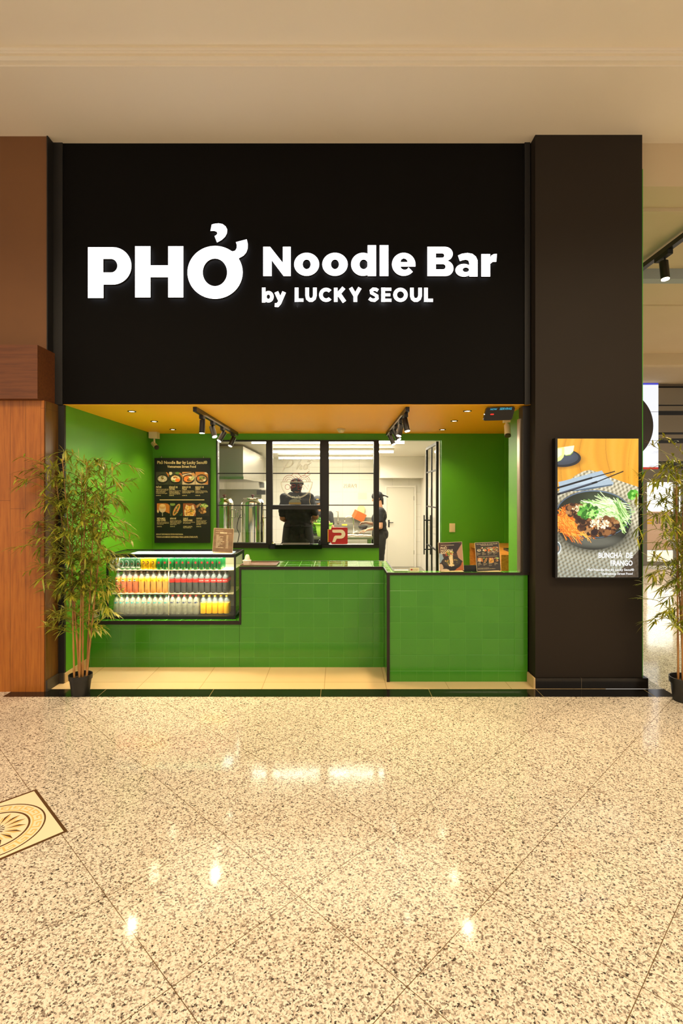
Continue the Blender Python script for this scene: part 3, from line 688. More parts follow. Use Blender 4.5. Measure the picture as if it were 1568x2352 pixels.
for i in range(420):
    a, q = rr.uniform(0, 2*PI), rr.random()**.5; h = rr.random()
    p = Vector((X_(723, 9.7)+math.cos(a)*.13*q, 9.72+math.sin(a)*.08*q, WT+.035+h*.30))
    leaf(bm, p, Vector((rr.uniform(-1, 1), rr.uniform(-1, .4), rr.uniform(-.2, 1))), rr.uniform(.03, .055), .032, n=2)
setp(obj('herb_bunch', bm, M['leaf_k']), 'leafy bunch of fresh green herbs on the prep table beside the lime tub', 'herbs')
# sink, taps, bowl, box
t = thing('sink_unit', 'stainless double sink unit along the kitchen back wall', 'sink', (.3, 12.2, 0))
sx0, sx1 = X_(722, 12), X_(862, 12); SZ = 1.03
bm = nb(); bx(bm, sx0, sx1, 11.95, 12.02, SZ-.05, SZ); bx(bm, sx0, sx1, 12.42, 12.59, SZ-.05, SZ); bx(bm, sx0, sx0+.3, 12.02, 12.42, SZ-.05, SZ); bx(bm, sx1-.1, sx1, 12.02, 12.42, SZ-.05, SZ); bx(bm, sx0+.3, sx1-.1, 12.02, 12.42, SZ-.22, SZ-.2)
bx(bm, sx0, sx1, 12.57, 12.59, SZ, SZ+.16); obj('basin', bm, M['steel2'], t)
for x in (sx0+.04, sx1-.04): obj('leg', B(x-.02, x+.02, 12.0, 12.04, 0, SZ-.05), M['steel'], t)
def tap(x, y, z, h, r, label, dirx=-1):
    t = thing('mixer_tap', label, 'tap', (x, y, z)); pts = [(x, y, z), (x, y, z+h*.7)]
    for i in range(1, 9):
        a = PI*i/8; pts.append((x+dirx*(r-r*math.cos(a)), y, z+h*.7+r*math.sin(a)*1.2))
    obj('spout', tube(nb(), pts, .012, 8), M['chrome'], t, smooth=True); obj('base', cyl(nb(), (x, y, z), (x, y, z+.04), .025), M['chrome'], t)
    obj('lever', cyl(nb(), (x, y-.02, z+.05), (x+.07, y-.04, z+.08), .007), M['chrome'], t)
tap(X_(812, 9.75), 9.76, WT, .36, .085, 'tall chrome swan-neck tap left of the orange box'); 
tap(X_(776, 12.3), 12.45, SZ, .42, .02, 'chrome spray tap at the back wall above the sink')
o = obj('yellow_sponge', B(X_(785, 12), X_(797, 12), 11.955, 12.015, SZ+.001, SZ+.03), mat('yellow sponge', '#e8c020', .7), bevel=.01); setp(o, 'yellow sponge on the far sink edge', 'sponge')
bm = nb(); bx(bm, -.13, .13, -.09, .09, -.10, .10)
t = thing('orange_box', 'orange cardboard box tilted above the sinks', 'box', (X_(824, 12.45), 12.42, Z_(1185, 12.45)))
me = obj('carton', bm, mat('orange carton', '#d06a1c', .5), bevel=.006); me.parent = t; me.location = (0, 0, 0); me.rotation_euler = (.2, .42, .45)
for vv in me.data.vertices: vv.co.z -= .1
o = obj('yellow_bag', sph(nb(), (X_(829, 12.58), 12.56, 1.36), (.10, .02, .13)), mat('pale yellow bag', '#e6cf8e', .6), smooth=True); setp(o, 'pale yellow bag hanging on the back wall above the orange box', 'bag')
bm = nb()
for i in range(12):
    x = X_(790+i*5.2, 9.5); sph(bm, (x+rr.uniform(-.01, .01), 9.45+rr.uniform(-.06, .1), WT+.018), (rr.uniform(.03, .05), .03, .018), 10, 6)
setp(obj('dough_portions', bm, mat('pale noodles', '#e6d2b4', .6), smooth=True), 'pale heaps of fresh noodles spread on the prep table', 'noodles', kind='stuff')
# reflection of a lit sign, put on the third pane as mirrored white letters
for body, xa, xb, ya, ctext in (('PARIS', 789, 819, 1121, 'mirrored white PARIS reflection on the third pane'),):
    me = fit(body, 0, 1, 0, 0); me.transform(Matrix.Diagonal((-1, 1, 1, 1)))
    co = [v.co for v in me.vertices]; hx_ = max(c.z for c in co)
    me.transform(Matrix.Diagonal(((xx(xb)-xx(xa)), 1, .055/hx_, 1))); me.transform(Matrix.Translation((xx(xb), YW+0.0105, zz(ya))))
    o = mobj('window_reflection', me, mat('white sign reflection', '#f4f0e4', .5, emit='#ffffff', estr=0.0)); setp(o, ctext, 'lettering')
o = obj('wall_poster', B(X_(822, KYB), X_(842, KYB), KYB-.004, KYB-.001, Z_(1147, KYB), Z_(1132, KYB)), mat('pale notice', '#cfc8b6', .6)); setp(o, 'small pale notice stuck on the kitchen back wall', 'notice')
# tubes
for i, (xa, xb, Y) in enumerate(((578, 928, 8.05), (625, 903, 9.9), (640, 855, 11.6))):
    t = thing('tube_light', ('long tube light on the kitchen ceiling nearest the window', 'middle tube light on the kitchen ceiling', 'tube light deepest in the kitchen')[i], 'light', (X_((xa+xb)/2, Y), Y, 2.55))
    zc = H+((119, 97, 83)[i])*Y/1200
    obj('housing', B(X_(xa, Y)-.02, X_(xb, Y)+.02, Y-.03, Y+.03, zc+.022, KC-.0005), M['white'], t)
    obj('tube', cyl(nb(), (X_(xa, Y), Y, zc), (X_(xb, Y), Y, zc), .020, seg=12), M['tube'], t)

# ------------------------------------------------------------------ neon window sign (unlit tubes)
NY = YB-0.035
def ng(x, y): return at(480+x/3.733, 990+y/3.733, NY)
t = thing('neon_sign', 'unlit neon window sign of a noodle bowl with OPEN, in the hatch pane', 'neon sign', (X_(681, NY), NY, Z_(1150, NY)))
NW = mat('white neon tube', '#e6e4da', .25); NR = mat('red neon tube', '#a2321e', .3)
def nt(bm, pts, r=.0042, closed=False, n=5, sm=True):
    p = [ng(*q) for q in pts]; tube(bm, smooth_path(p, n) if sm else p, r, 5, closed)
bm = nb()
for off in (0, 9):
    nt(bm, [(625+off, 352), (640+off, 318), (672+off, 262), (690+off, 240)]); nt(bm, [(622, 262+off*.6), (636, 240+off), (680, 232+off), (712, 250+off), (722-off, 275), (700, 300-off*.5), (660, 314-off*.5), (634, 296)])
    nt(bm, [(745+off, 330), (768+off, 270), (796+off, 222)]); nt(bm, [(757+off, 305), (780, 284+off), (786+off, 300), (778+off, 328), (800, 325)])
nt(bm, [(808, 308), (818, 290), (838, 286), (846, 304), (836, 326), (816, 330), (808, 312)]); nt(bm, [(814, 308), (822, 296), (835, 294), (839, 306), (832, 319), (818, 322), (814, 310)])
nt(bm, [(842, 292), (862, 282), (876, 268)]); nt(bm, [(843, 268), (852, 250), (866, 256), (856, 268)]); nt(bm, [(846, 325), (862, 328)])
obj('script_tube', bm, NW, t, 'white script tube')
bm = nb(); arc = [(750+135*math.cos(a), 437+138*math.sin(a)) for a in np.linspace(0, PI, 24)]
nt(bm, [(615, 437), (885, 437)], sm=False); nt(bm, arc, sm=False); nt(bm, [(750+126*math.cos(a), 443+124*math.sin(a)) for a in np.linspace(0.02, PI-.02, 24)], .0025, sm=False)
obj('bowl_tube', bm, NW, t, 'white bowl tube')
bm = nb()
for cx_, rs in ((687, (54, 38, 22)), (815, (52, 38, 24))):
    for r_ in rs: nt(bm, [(cx_+r_*math.cos(a), 435-r_*1.05*math.sin(a)) for a in np.linspace(0, PI, 12)], .003, sm=False)
nt(bm, [(700, 385), (722, 366), (745, 361), (770, 372), (792, 398)], .003); nt(bm, [(735, 385), (755, 398), (768, 418)], .003)
nt(bm, [(806, 386), (858, 345)], .003, sm=False); nt(bm, [(826, 394), (868, 372)], .003, sm=False)
obj('noodle_tube', bm, NR, t, 'red noodle tube')
bm = nb()
nt(bm, [(672+21*math.cos(a), 480+22*math.sin(a)) for a in np.linspace(0, 2*PI, 20)], .003, sm=False)
nt(bm, [(708, 502), (708, 459), (733, 459), (740, 466), (740, 474), (733, 481), (708, 481)], .003, sm=False)
nt(bm, [(793, 459), (762, 459), (762, 502), (793, 502)], .003, sm=False); nt(bm, [(762, 480), (790, 480)], .003, sm=False); nt(bm, [(812, 502), (812, 459), (848, 502), (848, 459)], .003, sm=False)
obj('open_tube', bm, NR, t, 'red OPEN tube')
obj('cable', tube(nb(), smooth_path([ng(862, 520), ng(868, 560), ng(860, 600), ng(868, 632)], 5), .003, 5), M['cream'], t)
# red P sign
t = thing('payment_sign', 'red box sign with a cream P on the kitchen window sill', 'sign', (X_(777, 7.08), 7.1, zz(1250)))
def pg(x, y, z=0):
    p = at(610+x/5.407, 1080-y/5.407, 7.06); return Vector((p.x, 7.06-z, p.z))
RED = mat('red plastic', '#b01c1c', .4)
f2 = lambda y0, d: (lambda x, y, z: Vector((pg(x, y).x, y0-z, pg(x, y).z)))
def rr_(x0, y0, x1, y1, r, n=5):
    o = []
    for cx_, cy_, a0 in ((x1-r, y0+r, -PI/2), (x1-r, y1-r, 0), (x0+r, y1-r, PI/2), (x0+r, y0+r, PI)):
        o += [(cx_+r*math.cos(a0+PI/2*i/n), cy_+r*math.sin(a0+PI/2*i/n)) for i in range(n+1)]
    return o
obj('panel', outline([[yf(rr_(812, 711, 1017, 920, 18))]], .05, f2(7.09, 0)), RED, t)
obj('side_tab', outline([[yf(rct(778, 738, 815, 893))]], .04, f2(7.09, 0)), RED, t)
obj('side_edge', outline([[yf(rct(769, 736, 778, 894))]], .045, f2(7.09, 0)), mat('yellow edge', '#e0b43c', .4), t, 'yellow edge')
P = [(827, 740)]+ell(930, 794, 58, 56, 20, -PI/2, PI/2)+[(882, 850), (862, 893), (826, 893), (848, 826), (864, 812)]+ell(925, 794, 18, 18, 12, PI/2, -PI/2)+[(845, 776), (827, 768)]
obj('letter_p', outline([[yf(P)]], .006, f2(7.062, 0)), mat('cream letter', '#efe3cc', .4), t, 'cream letter P')

# ------------------------------------------------------------------ light fittings in the niche
SPOTCOL = (1.0, 0.72, 0.38)
def spot(loc, d, energy, size=70, blend=.6, parent=None):
    l = bpy.data.lights.new('spot', 'SPOT'); l.energy = energy; l.color = SPOTCOL; l.spot_size = math.radians(size); l.spot_blend = blend; l.shadow_soft_size = .03
    o = bpy.data.objects.new('spot_light', l); C.objects.link(o); o.location = loc; o.rotation_euler = Vector(d).to_track_quat('-Z', 'Y').to_euler(); return o
def track_head(root, X, Y, d, r=.029, ln=.13, power=75, ceil=CN):
    d = Vector(d).normalized(); zr = ceil-.045
    ad = obj('adapter', B(X-.018, X+.018, Y-.05, Y+.05, zr-.035, zr-.001), M['blackm'], root, bevel=.002)
    pv = Vector((X, Y, zr-.035)); c0 = pv-Vector((0, 0, .055)); 
    st = obj('stem', cyl(nb(), pv, c0, .007, seg=10), M['blackm'], root)
    a = c0-d*ln*.35+Vector((0, 0, 0)); b = a+d*ln
    cn = obj('lamp_can', cyl(nb(), a, b, r, seg=24), M['black'], root, autos=40)
    bm = nb(); cyl(bm, b-d*.004, b+d*.0015, r*.86, seg=20); lf = obj('lamp_face', bm, M['lamp'], root, 'lit lamp face', autos=40)
    spot(b+d*.012, d, power)
def track(label, X, y0, y1, heads, nm='track_light', ceil=CN, **k):
    t = thing(nm, label, 'track light', (X, (y0+y1)/2, ceil))
    bm = nb(); bx(bm, X-.018, X+.018, y0, y1, ceil-.045, ceil-.001); obj('rail', bm, M['black'], t, bevel=.002)
    for Y, d in heads: track_head(t, X, Y, d, ceil=ceil, **k)
    return t
track('black ceiling track with four spotlights left of the niche centre, nearer the menu board', -1.36, 4.95, 7.0,
      [(5.22, (-.02, -.05, -1)), (5.66, (.32, -.35, -.9)), (6.14, (-.42, -.35, -.85)), (6.72, (-.32, -.3, -.9))])
track('black ceiling track with four spotlights right of the niche centre, nearer the queue display', .655, 4.95, 7.0,
      [(5.10, (.18, -.25, -1)), (5.52, (-.25, -.25, -1)), (5.98, (.42, -.35, -.9)), (6.50, (.35, -.3, -.9))])
Xt = X_(1520, 6.0)
t = thing('track_light', 'black ceiling track with a single spotlight beyond the right pillar', 'track light', (Xt, 5.6, 4.5))
zr = Z_(592, 6.0); bm = nb(); bx(bm, Xt-.03, Xt+.03, 5.15, 6.55, zr+.03, zr+.085); obj('rail', bm, M['black'], t)
for y_ in (5.3, 6.4): obj('hanger', cyl(nb(), (Xt, y_, zr+.085), (Xt, y_, 4.6), .004, seg=6), M['steel'], t)
obj('adapter', B(Xt-.03, Xt+.03, 5.85, 6.1, zr-.02, zr+.029), M['blackm'], t, bevel=.004)
obj('stem', cyl(nb(), (Xt, 5.95, zr-.02), (Xt, 5.95, zr-.07), .01), M['blackm'], t)
a_ = Vector((Xt, 5.97, zr-.06)); b_ = a_+Vector((.0, -.03, -.21)); obj('lamp_can', cyl(nb(), a_, b_, .047, seg=24), M['black'], t, autos=40)
obj('lamp_face', cyl(nb(), b_, b_+(b_-a_).normalized()*.003, .042, seg=20), M['lamp'], t, 'lit lamp face', autos=40); spot(b_+(b_-a_).normalized()*.02, b_-a_, 60)
for i, (x, y) in enumerate(((-2.06, 5.21), (-2.09, 5.93), (-2.11, 6.66), (1.28, 5.19), (1.305, 5.89), (1.33, 6.68))):
    side = 'left' if i < 3 else 'right'; wh = ('nearest the fascia', 'between the other two', 'nearest the rear green wall')[i % 3]
    t = thing('downlight', f'round recessed downlight in the {side} of the yellow ceiling, {wh}', 'downlight', (x, y, CN), 'downlights in the yellow ceiling')
    obj('bezel', lathe(nb(), [(.030, CN-.0005), (.042, CN-.0005), (.042, CN-.005), (.034, CN-.008), (.030, CN-.004)], 24, x, y), M['black'], t, smooth=True)
    obj('lamp_face', lathe(nb(), [(0, CN-.003), (.029, CN-.003), (.029, CN-.001)], 20, x, y), M['lamp'], t)
    spot((x, y, CN-.02), (0, 0, -1), 38 if i < 3 else 30, 120, .8)
t = thing('smoke_detector', 'round cream smoke detector on the yellow ceiling', 'smoke detector', (X_(783, 6.6), 6.6, CN))
x, y = X_(783, 6.6), 6.6
obj('base', lathe(nb(), [(0, CN-.001), (.052, CN-.001), (.052, CN-.02), (0, CN-.021)], 24, x, y), M['cream'], t, autos=40)
obj('sensor_head', lathe(nb(), [(.042, CN-.0215), (.036, CN-.045), (.02, CN-.052), (0, CN-.053)], 24, x, y), M['cream'], t, smooth=True)
# cctv cameras
def cctv(loc, d, label, s=1.0, box=.055):
    t = thing('security_camera', label, 'camera', loc); x, y, z = loc; d = Vector(d).normalized()
    obj('junction_box', B(x-box, x+box, y-box, y+box, z-.085*s, z-.001), M['cream'], t, bevel=.006)
    e = Vector((x+.005, y-.01, z-.15*s)); obj('bracket', cyl(nb(), (x, y, z-.085*s), e, .012, seg=10), M['cream'], t)
    b = e+Vector((0, 0, -.02)); obj('camera_body', cyl(nb(), b-d*.045, b+d*.07, .030, seg=20), M['cream'], t, autos=40)
    obj('lens_hood', cyl(nb(), b+d*.0705, b+d*.085, .031, seg=20), M['black'], t, 'black lens front', autos=40)
cctv((-2.46, 6.98, CN), (.55, -.55, -.45), 'cream bullet security camera in the rear left corner of the niche')
cctv((X_(1162, 5.2)+.02, 5.25, Z_(962, 5.2)+.028), (-.1, -.45, -.9), 'cream bullet security camera under the queue display on the right', .7, .03)
# now serving display
t = thing('queue_display', 'black queue display reading NOW SERVING under the yellow ceiling', 'display', (X_(1145, 4.93), 4.93, CN))
Rm = Matrix.Translation((X_(1145, 4.93), 4.93, Z_(950, 4.93))) @ Euler((math.radians(16), math.radians(-1.5), 0)).to_matrix().to_4x4()
sk = Matrix.Identity(4); sk[0][2] = 0.22; Rm = Rm @ sk
def dtf(bm):
    for v in bm.verts: v.co = Rm @ v.co
    return bm
bm = outline([[rr_(-.135, -.062, .135, .062, .02)]], .03, lambda x, y, z: Vector((x, z, y))); obj('screen', dtf(bm), mat('gloss black display', '#060606', .08), t)
bm = nb(); me = fit('NOW', -.095, -.033, -.0158, .036, offset=.015); join_me(bm, me); me = fit('SERVING', -.008, .105, -.0158, .036, offset=.015); join_me(bm, me)
obj('display_lettering', dtf(bm), mat('cyan lit text', '#000000', .5, emit='#46c8e8', estr=.8), t, 'cyan NOW SERVING lettering')
bm = outline([[rr_(-.083, -.008, -.05, .002, .004)]], .002, lambda x, y, z: Vector((x, -.0165+z, y))); obj('status_bar', dtf(bm), mat('red lit bar', '#000000', .5, emit='#ff2a20', estr=1.6), t, 'red lit bar')
obj('mount', B(X_(1135, 4.98), X_(1160, 4.98), 4.985, 5.02, CN-.045, CN-.001), M['black'], t)
# light switch
t = thing('light_switch', 'cream double light switch on the green rear wall', 'switch', (X_(1038, YB), YB, Z_(1222, YB)))
obj('plate', B(X_(1031.5, YB), X_(1044.5, YB), YB-.010, YB-.0005, Z_(1222, YB), Z_(1202, YB)), M['cream'], t, bevel=.002)
obj('rocker', B(X_(1035.5, YB), X_(1041, YB), YB-.016, YB-.0105, Z_(1219, YB), Z_(1206, YB)), M['cream'], t, bevel=.001)
t = thing('wall_socket', 'small cream socket box low on the left wall beside the drinks case', 'socket', (XL, 5.5, .53))
obj('plate', B(XL+.0005, XL+.03, 5.40, 5.50, LZ+.004, LZ+.07), M['cream'], t, bevel=.003); obj('outlet', B(XL+.0302, XL+.034, 5.43, 5.47, LZ+.02, LZ+.05), M['black'], t)
# wooden side counter
t = thing('side_counter', 'light wooden high counter against the right wall of the niche', 'counter', (2.05, 6.6, 0))
DZ = Z_(1247, 7.1); dx = X_(1077, 7.1)
obj('top', B(dx, XR2-.002, 5.7, YB-.065, DZ-.045, DZ), M['wood_desk'], t, bevel=.002)
obj('end_panel', B(dx, XR2-.002, YB-.11, YB-.066, 0, DZ-.046), M['wood_desk'], t, bevel=.002)
obj('end_panel', B(dx, XR2-.002, 5.7, 5.745, 0, DZ-.046), M['wood_desk'], t, bevel=.002)
obj('side_panel', B(XR2-.03, XR2-.003, 5.746, YB-.111, 0, DZ-.046), wood('dark inner wood', '#8a4a1c', '#99571f', '#6d3812', 'Z'), t)
o = obj('black_pad', B(X_(1162, 6.1), X_(1162, 6.1)+.18, 5.95, 6.2, DZ+.0005, DZ+.025), M['black'], bevel=.01); setp(o, 'black rounded device on the wooden side counter', 'device')

# ------------------------------------------------------------------ glass drinks case
CX0, CX1, CY0, CY1 = X_(244, 5.37), X_(541, 5.37), 5.37, 5.86
CT, CB = 1.132, LZ+0.032
t = thing('drinks_case', 'black framed glass drinks display case on the low green counter', 'display case', ((CX0+CX1)/2, 5.6, LZ+.002))
obj('base', B(CX0-.045, CX1, CY0-.02, CY1, LZ+.0025, CB), M['black'], t, bevel=.003)
f = .018
for x in (CX0, CX1-f):
    for y in (CY0, CY1-f): obj('post', B(x, x+f, y, y+f, CB+.0005, CT-.034), M['black'], t)
bm = nb(); bx(bm, CX0, CX1, CY0, CY0+f, CT-.033, CT); bx(bm, CX0, CX1, CY1-f, CY1, CT-.033, CT); bx(bm, CX0, CX0+f, CY0+f, CY1-f, CT-.033, CT); bx(bm, CX1-f, CX1, CY0+f, CY1-f, CT-.033, CT)
obj('top_frame', bm, M['black'], t)
g = .004
obj('front_glass', B(CX0+f, CX1-f, CY0+.006, CY0+.006+g, CB+.001, CT-.034), M['glass_g'], t)
obj('side_glass', B(CX0+.007, CX0+.007+g, CY0+f, CY1-f, CB+.001, CT-.034), M['glass_g'], t); obj('side_glass', B(CX1-.011, CX1-.007, CY0+f, CY1-f, CB+.001, CT-.034), M['glass_g'], t)
obj('top_glass', B(CX0+f, CX1-f, CY0+f, CY1-f, CT-.008, CT-.004), M['glass_g'], t)
obj('back_panel', B(CX0+f, CX1-f, CY1-.012, CY1-.006, CB+.001, CT-.034), mat('pale case backing', '#cfc2a2', .35, .2), t)
S1, S2 = .966, .721
for z in (S1, S2): obj('shelf', B(CX0+.04, CX1-.03, CY0+.035, CY1-.02, z-.008, z-.0005), mat('cream shelf rim', '#e6cfa6', .3), t)
xm = X_(387, 5.39)
obj('shelf_upright', B(xm-.004, xm+.004, CY0+.020, CY0+.028, CB+.001, CT-.04), M['cream'], t)
bm = nb(); bx(bm, X_(305, 5.6), X_(535, 5.6), 5.50, 5.74, CT-.016, CT-.0085); obj('led_strip', bm, M['led'], t, 'lit cool white strip')
area('case_light', ((CX0+CX1)/2, 5.48, CT-.036), (math.radians(-12), 0, 0), 1.15, .22, 20, (.95, .97, 1.0), 95)
area('case_light', ((CX0+CX1)/2, 5.40, S1-.014), (math.radians(25), 0, 0), 1.15, .08, 6, (1, .93, .82), 100)
area('case_light', ((CX0+CX1)/2, 5.40, S2-.014), (math.radians(25), 0, 0), 1.15, .08, 6, (1, .93, .82), 100)

ALU = mat('can aluminium', '#d8d6d0', .25, .9)
def wrap_text(body, size, r, z, offset=.02, sx=1.0, turn=0.0):
    me = text_me(body, size, 'CENTER', offset); me.transform(Matrix.Diagonal((sx, 1, 1, 1)))
    bm = nb(); bm.from_mesh(me); bpy.data.meshes.remove(me)
    for v in bm.verts:
        a = v.co.x/r+turn; v.co = Vector((r*math.sin(a), -r*math.cos(a), z+v.co.y))
    return bm
def disc_on(bm, r, cx, cz, rr2, n=12):
    c = bm.verts.new((r*math.sin(cx/r), -r*math.cos(cx/r), cz)); ring = []
    for i in range(n):
        a = 2*PI*i/n; x = cx+rr2*math.cos(a); ring.append(bm.verts.new((r*math.sin(x/r), -r*math.cos(x/r), cz+rr2*math.sin(a))))
    for i in range(n): bm.faces.new((c, ring[i], ring[(i+1) % n]))
def poly_on(bm, r, pts):
    vs = [bm.verts.new((r*math.sin(x/r), -r*math.cos(x/r), z)) for x, z in pts]; bm.faces.new(vs)
def star(cx, cz, R_, n=5): return [(cx+(R_ if i % 2 == 0 else R_*.42)*math.sin(PI*i/n), cz+(R_ if i % 2 == 0 else R_*.42)*math.cos(PI*i/n)) for i in range(2*n)]
PROTO = {}
def can(kind, r, h, col, deco, label, cat='can'):
    t = thing('drink_can', label, cat, (0, 0, 0))
    obj('can_body', lathe(nb(), [(0, .001), (r*.72, 0), (r*.78, .004), (r, .012), (r, h-.012), (r*.84, h-.003)], 20), mat(kind+' can print', col, .28, .45), t, autos=50)
    obj('lid', lathe(nb(), [(r*.84, h-.003), (r*.86, h), (r*.80, h), (r*.78, h-.004), (0, h-.004)], 20), ALU, t, autos=50)
    for nm, bm, m in deco(r*1.004, h): obj(nm, bm, m, t)
    PROTO[kind] = t; return t
DG = mat('dark green ink', '#0e3d1a', .4); RD = mat('red ink', '#b8201c', .4); WH = mat('white ink', '#efe8d6', .4); MR = mat('maroon ink', '#6b1020', .4); BKI = mat('dark ink', '#1a1a1c', .4); TEAL = mat('teal ink', '#2c7a74', .4); NAVY = mat('navy ink', '#26304e', .4); ORI = mat('orange label', '#e8861a', .4); YLI = mat('yellow label', '#f0b01e', .4); PKI = mat('pale red ink', '#e07a66', .4)
def deco_h(ink, ring):
    def f(r, h):
        a = wrap_text('Heineken', .024, r, .018, .03, .85, 0.15); b = nb(); poly_on(b, r, star(.0, h*.53, .010)); c = nb()
        for i in range(14):
            a0, a1 = 2*PI*i/14, 2*PI*(i+1)/14; poly_on(c, r, [(.0+math.cos(q)*k, h*.55+math.sin(q)*k*1.5) for q, k in ((a0, .021), (a1, .021), (a1, .0235), (a0, .0235))])
        return (('lettering', a, ink), ('star', b, RD), ('ring', c, ring))
    return f
can('silver', .0275, .118, '#cfcbb8', deco_h(DG, DG), 'x')
can('green', .0275, .118, '#3c6a3c', deco_h(WH, WH), 'x')
def deco_y(r, h):
    b = nb()
    for i in range(14):
        a0, a1 = -2.2+4.6*i/14, -2.2+4.6*(i+1)/14; poly_on(b, r, [(math.cos(q)*k, h*.62+math.sin(q)*k*1.15) for q, k in ((a0, .008), (a1, .008), (a1, .015), (a0, .015))])
    c = wrap_text('SKOL', .010, r, h*.3, .01); c2 = nb(); poly_on(c2, r, [(-.012, h*.18), (.012, h*.18), (.012, h*.21), (-.012, h*.21)])
    return (('emblem', b, MR), ('lettering', c, MR), ('stripe', c2, MR))
def deco_y2(r, h):
    d = deco_y(r, h); d[1][1].free(); return (d[0], d[2])
can('yellow', .0275, .118, '#e2b40e', deco_y2, 'x')
def deco_g(r, h):
    b = nb(); poly_on(b, r, star(0, h*.62, .017, 7)); disc_on(b, r*1.003, 0, h*.62, .011); c = nb(); poly_on(c, r, [(-.018, h*.74), (.018, h*.74), (.018, h*.77), (-.018, h*.77)]); poly_on(c, r, [(-.02, h*.36), (.02, h*.36), (.02, h*.42), (-.02, h*.42)])
    d = nb(); disc_on(d, r, .024, h*.14, .006, 10)
    return (('emblem', b, RD), ('band', c, mat('cream ink', '#d8c89a', .4)), ('seal', d, PKI))
can('guarana', .0310, .120, '#0f7a34', deco_g, 'x')
def bottle(kind, r, h, liq, liqm, capm, lab, z0, z1, deco, level=.80, clear=None):
    t = thing('drink_bottle', 'x', 'bottle', (0, 0, 0))
    prof = [(0, .002), (r*.8, 0), (r*.97, .008), (r, .02), (r, h*.22), (r*.90, h*.33), (r*.97, h*.45), (r, h*.52), (r, h*.66), (r*.93, h*.72), (r*.70, h*.80), (r*.42, h*.88), (r*.36, h*.90), (r*.36, h*.925)]
    if kind in ('water', 'sparkling', 'tonic'): prof = [(0, .002), (r*.8, 0), (r, .008), (r, .05), (r*.95, .055), (r, .06), (r, h*.68), (r*.92, h*.76), (r*.6, h*.85), (r*.38, h*.90), (r*.38, h*.93)]
    obj('bottle_body', lathe(nb(), prof, 20), clear, t, smooth=True)
    lp = [(max(0, q-.0012), z) for q, z in prof if z < h*level]; rl = lp[-1][0]; lp.append((0, lp[-1][1]))
    if liqm: obj('drink', lathe(nb(), [(q, z+.001) for q, z in lp], 20), liqm, t, smooth=False, autos=60)
    obj('cap', lathe(nb(), [(r*.46, h*.925), (r*.46, h*.995), (r*.43, h), (0, h)], 16), capm, t, autos=50)
    if lab: lb = obj('label_sleeve', lathe(nb(), [(r*1.012, z0*h), (r*1.012, z1*h)], 20), lab, t, smooth=True)
    for nm, bm, m in deco(r*1.02, h): obj(nm, bm, m, t)
    PROTO[kind] = t
def clearm(name, col, alpha, rough=.06):
    m = mat(name, col, rough, alpha=alpha); return m
CL = clearm('clear bottle plastic', '#c8ccc4', .13)
def d_f(r, h):
    b = nb(); disc_on(b, r, 0, h*.60, .012); c = wrap_text('Fanta', .013, r*1.006, h*.585, .02)
    return (('lettering', c, WH), ('emblem', b, BKI))
def d_f2(r, h):
    a = wrap_text('Fanta', .015, r, h*.60, .02); b = wrap_text('ZERO', .010, r, h*.555, .02); return (('lettering', a, BKI), ('small_lettering', b, BKI))
bottle('orange', .0300, .226, '', mat('deep orange drink', '#e8640c', .35), mat('brown cap', '#4a3420', .4), ORI, .54, .68, d_f, .80, CL)
bottle('lightorange', .0300, .226, '', mat('light orange drink', '#f0a020', .35), mat('brown cap', '#4a3420', .4), YLI, .54, .68, d_f2, .78, CL)
COL = mat('dark cola', '#24120b', .3)
bottle('cola', .0300, .226, '', COL, mat('dark cap', '#3a2a20', .4), mat('red label', '#c8201a', .4), .50, .67, lambda r, h: (('lettering', wrap_text('Coca-Cola', .014, r, h*.565, .015, .9), WH),), .80, CL)
bottle('darkcola', .0300, .226, '', COL, mat('dark cap', '#3a2a20', .4), mat('dark red label', '#b42418', .4), .50, .67, lambda r, h: (('lettering', wrap_text('Coca-Cola', .014, r, h*.565, .015, .9), BKI),), .80, CL)
WT2 = clearm('water bottle plastic', '#b4a98c', .30, .12)
def d_w(ink):
    def f(r, h):
        b = nb(); disc_on(b, r, -.004, h*.62, .009); c = nb(); poly_on(c, r, [(.008, h*.60), (.02, h*.60), (.02, h*.64), (.008, h*.64)]); return (('emblem', b, ink), ('stripe', c, ink))
    return f
bottle('water', .0285, .200, '', None, mat('dark green cap', '#28583c', .4), None, .52, .70, d_w(TEAL), .8, WT2)
bottle('sparkling', .0295, .203, '', None, mat('red cap', '#b0392a', .4), None, .52, .70, d_w(NAVY), .8, WT2)
bottle('tonic', .0290, .200, '', None, mat('gold cap', '#c89a1c', .4), YLI, .06, .60, lambda r, h: (('stripe', (lambda b: (poly_on(b, r, [(-.018, h*.26), (.016, h*.38), (.016, h*.42), (-.018, h*.30)]), b)[1])(nb()), BKI),), .8, CL)
ORD = ['first', 'second', 'third', 'fourth', 'fifth', 'sixth', 'seventh', 'eighth', 'ninth', 'tenth', 'eleventh', 'twelfth']
DESC = {'silver': 'silver drink can with a red star', 'green': 'mid green drink can with a red star', 'yellow': 'yellow drink can with a maroon emblem', 'guarana': 'dark green drink can with a red emblem',
        'orange': 'deep orange soda bottle', 'lightorange': 'light orange soda bottle', 'darkcola': 'cola bottle with dark-lettered red label', 'cola': 'cola bottle with white-lettered red label',
        'water': 'clear water bottle with a green cap', 'sparkling': 'clear water bottle with a red cap', 'tonic': 'clear bottle with yellow label, gold cap'}
ROWN = ['front row', 'second row', 'third row']
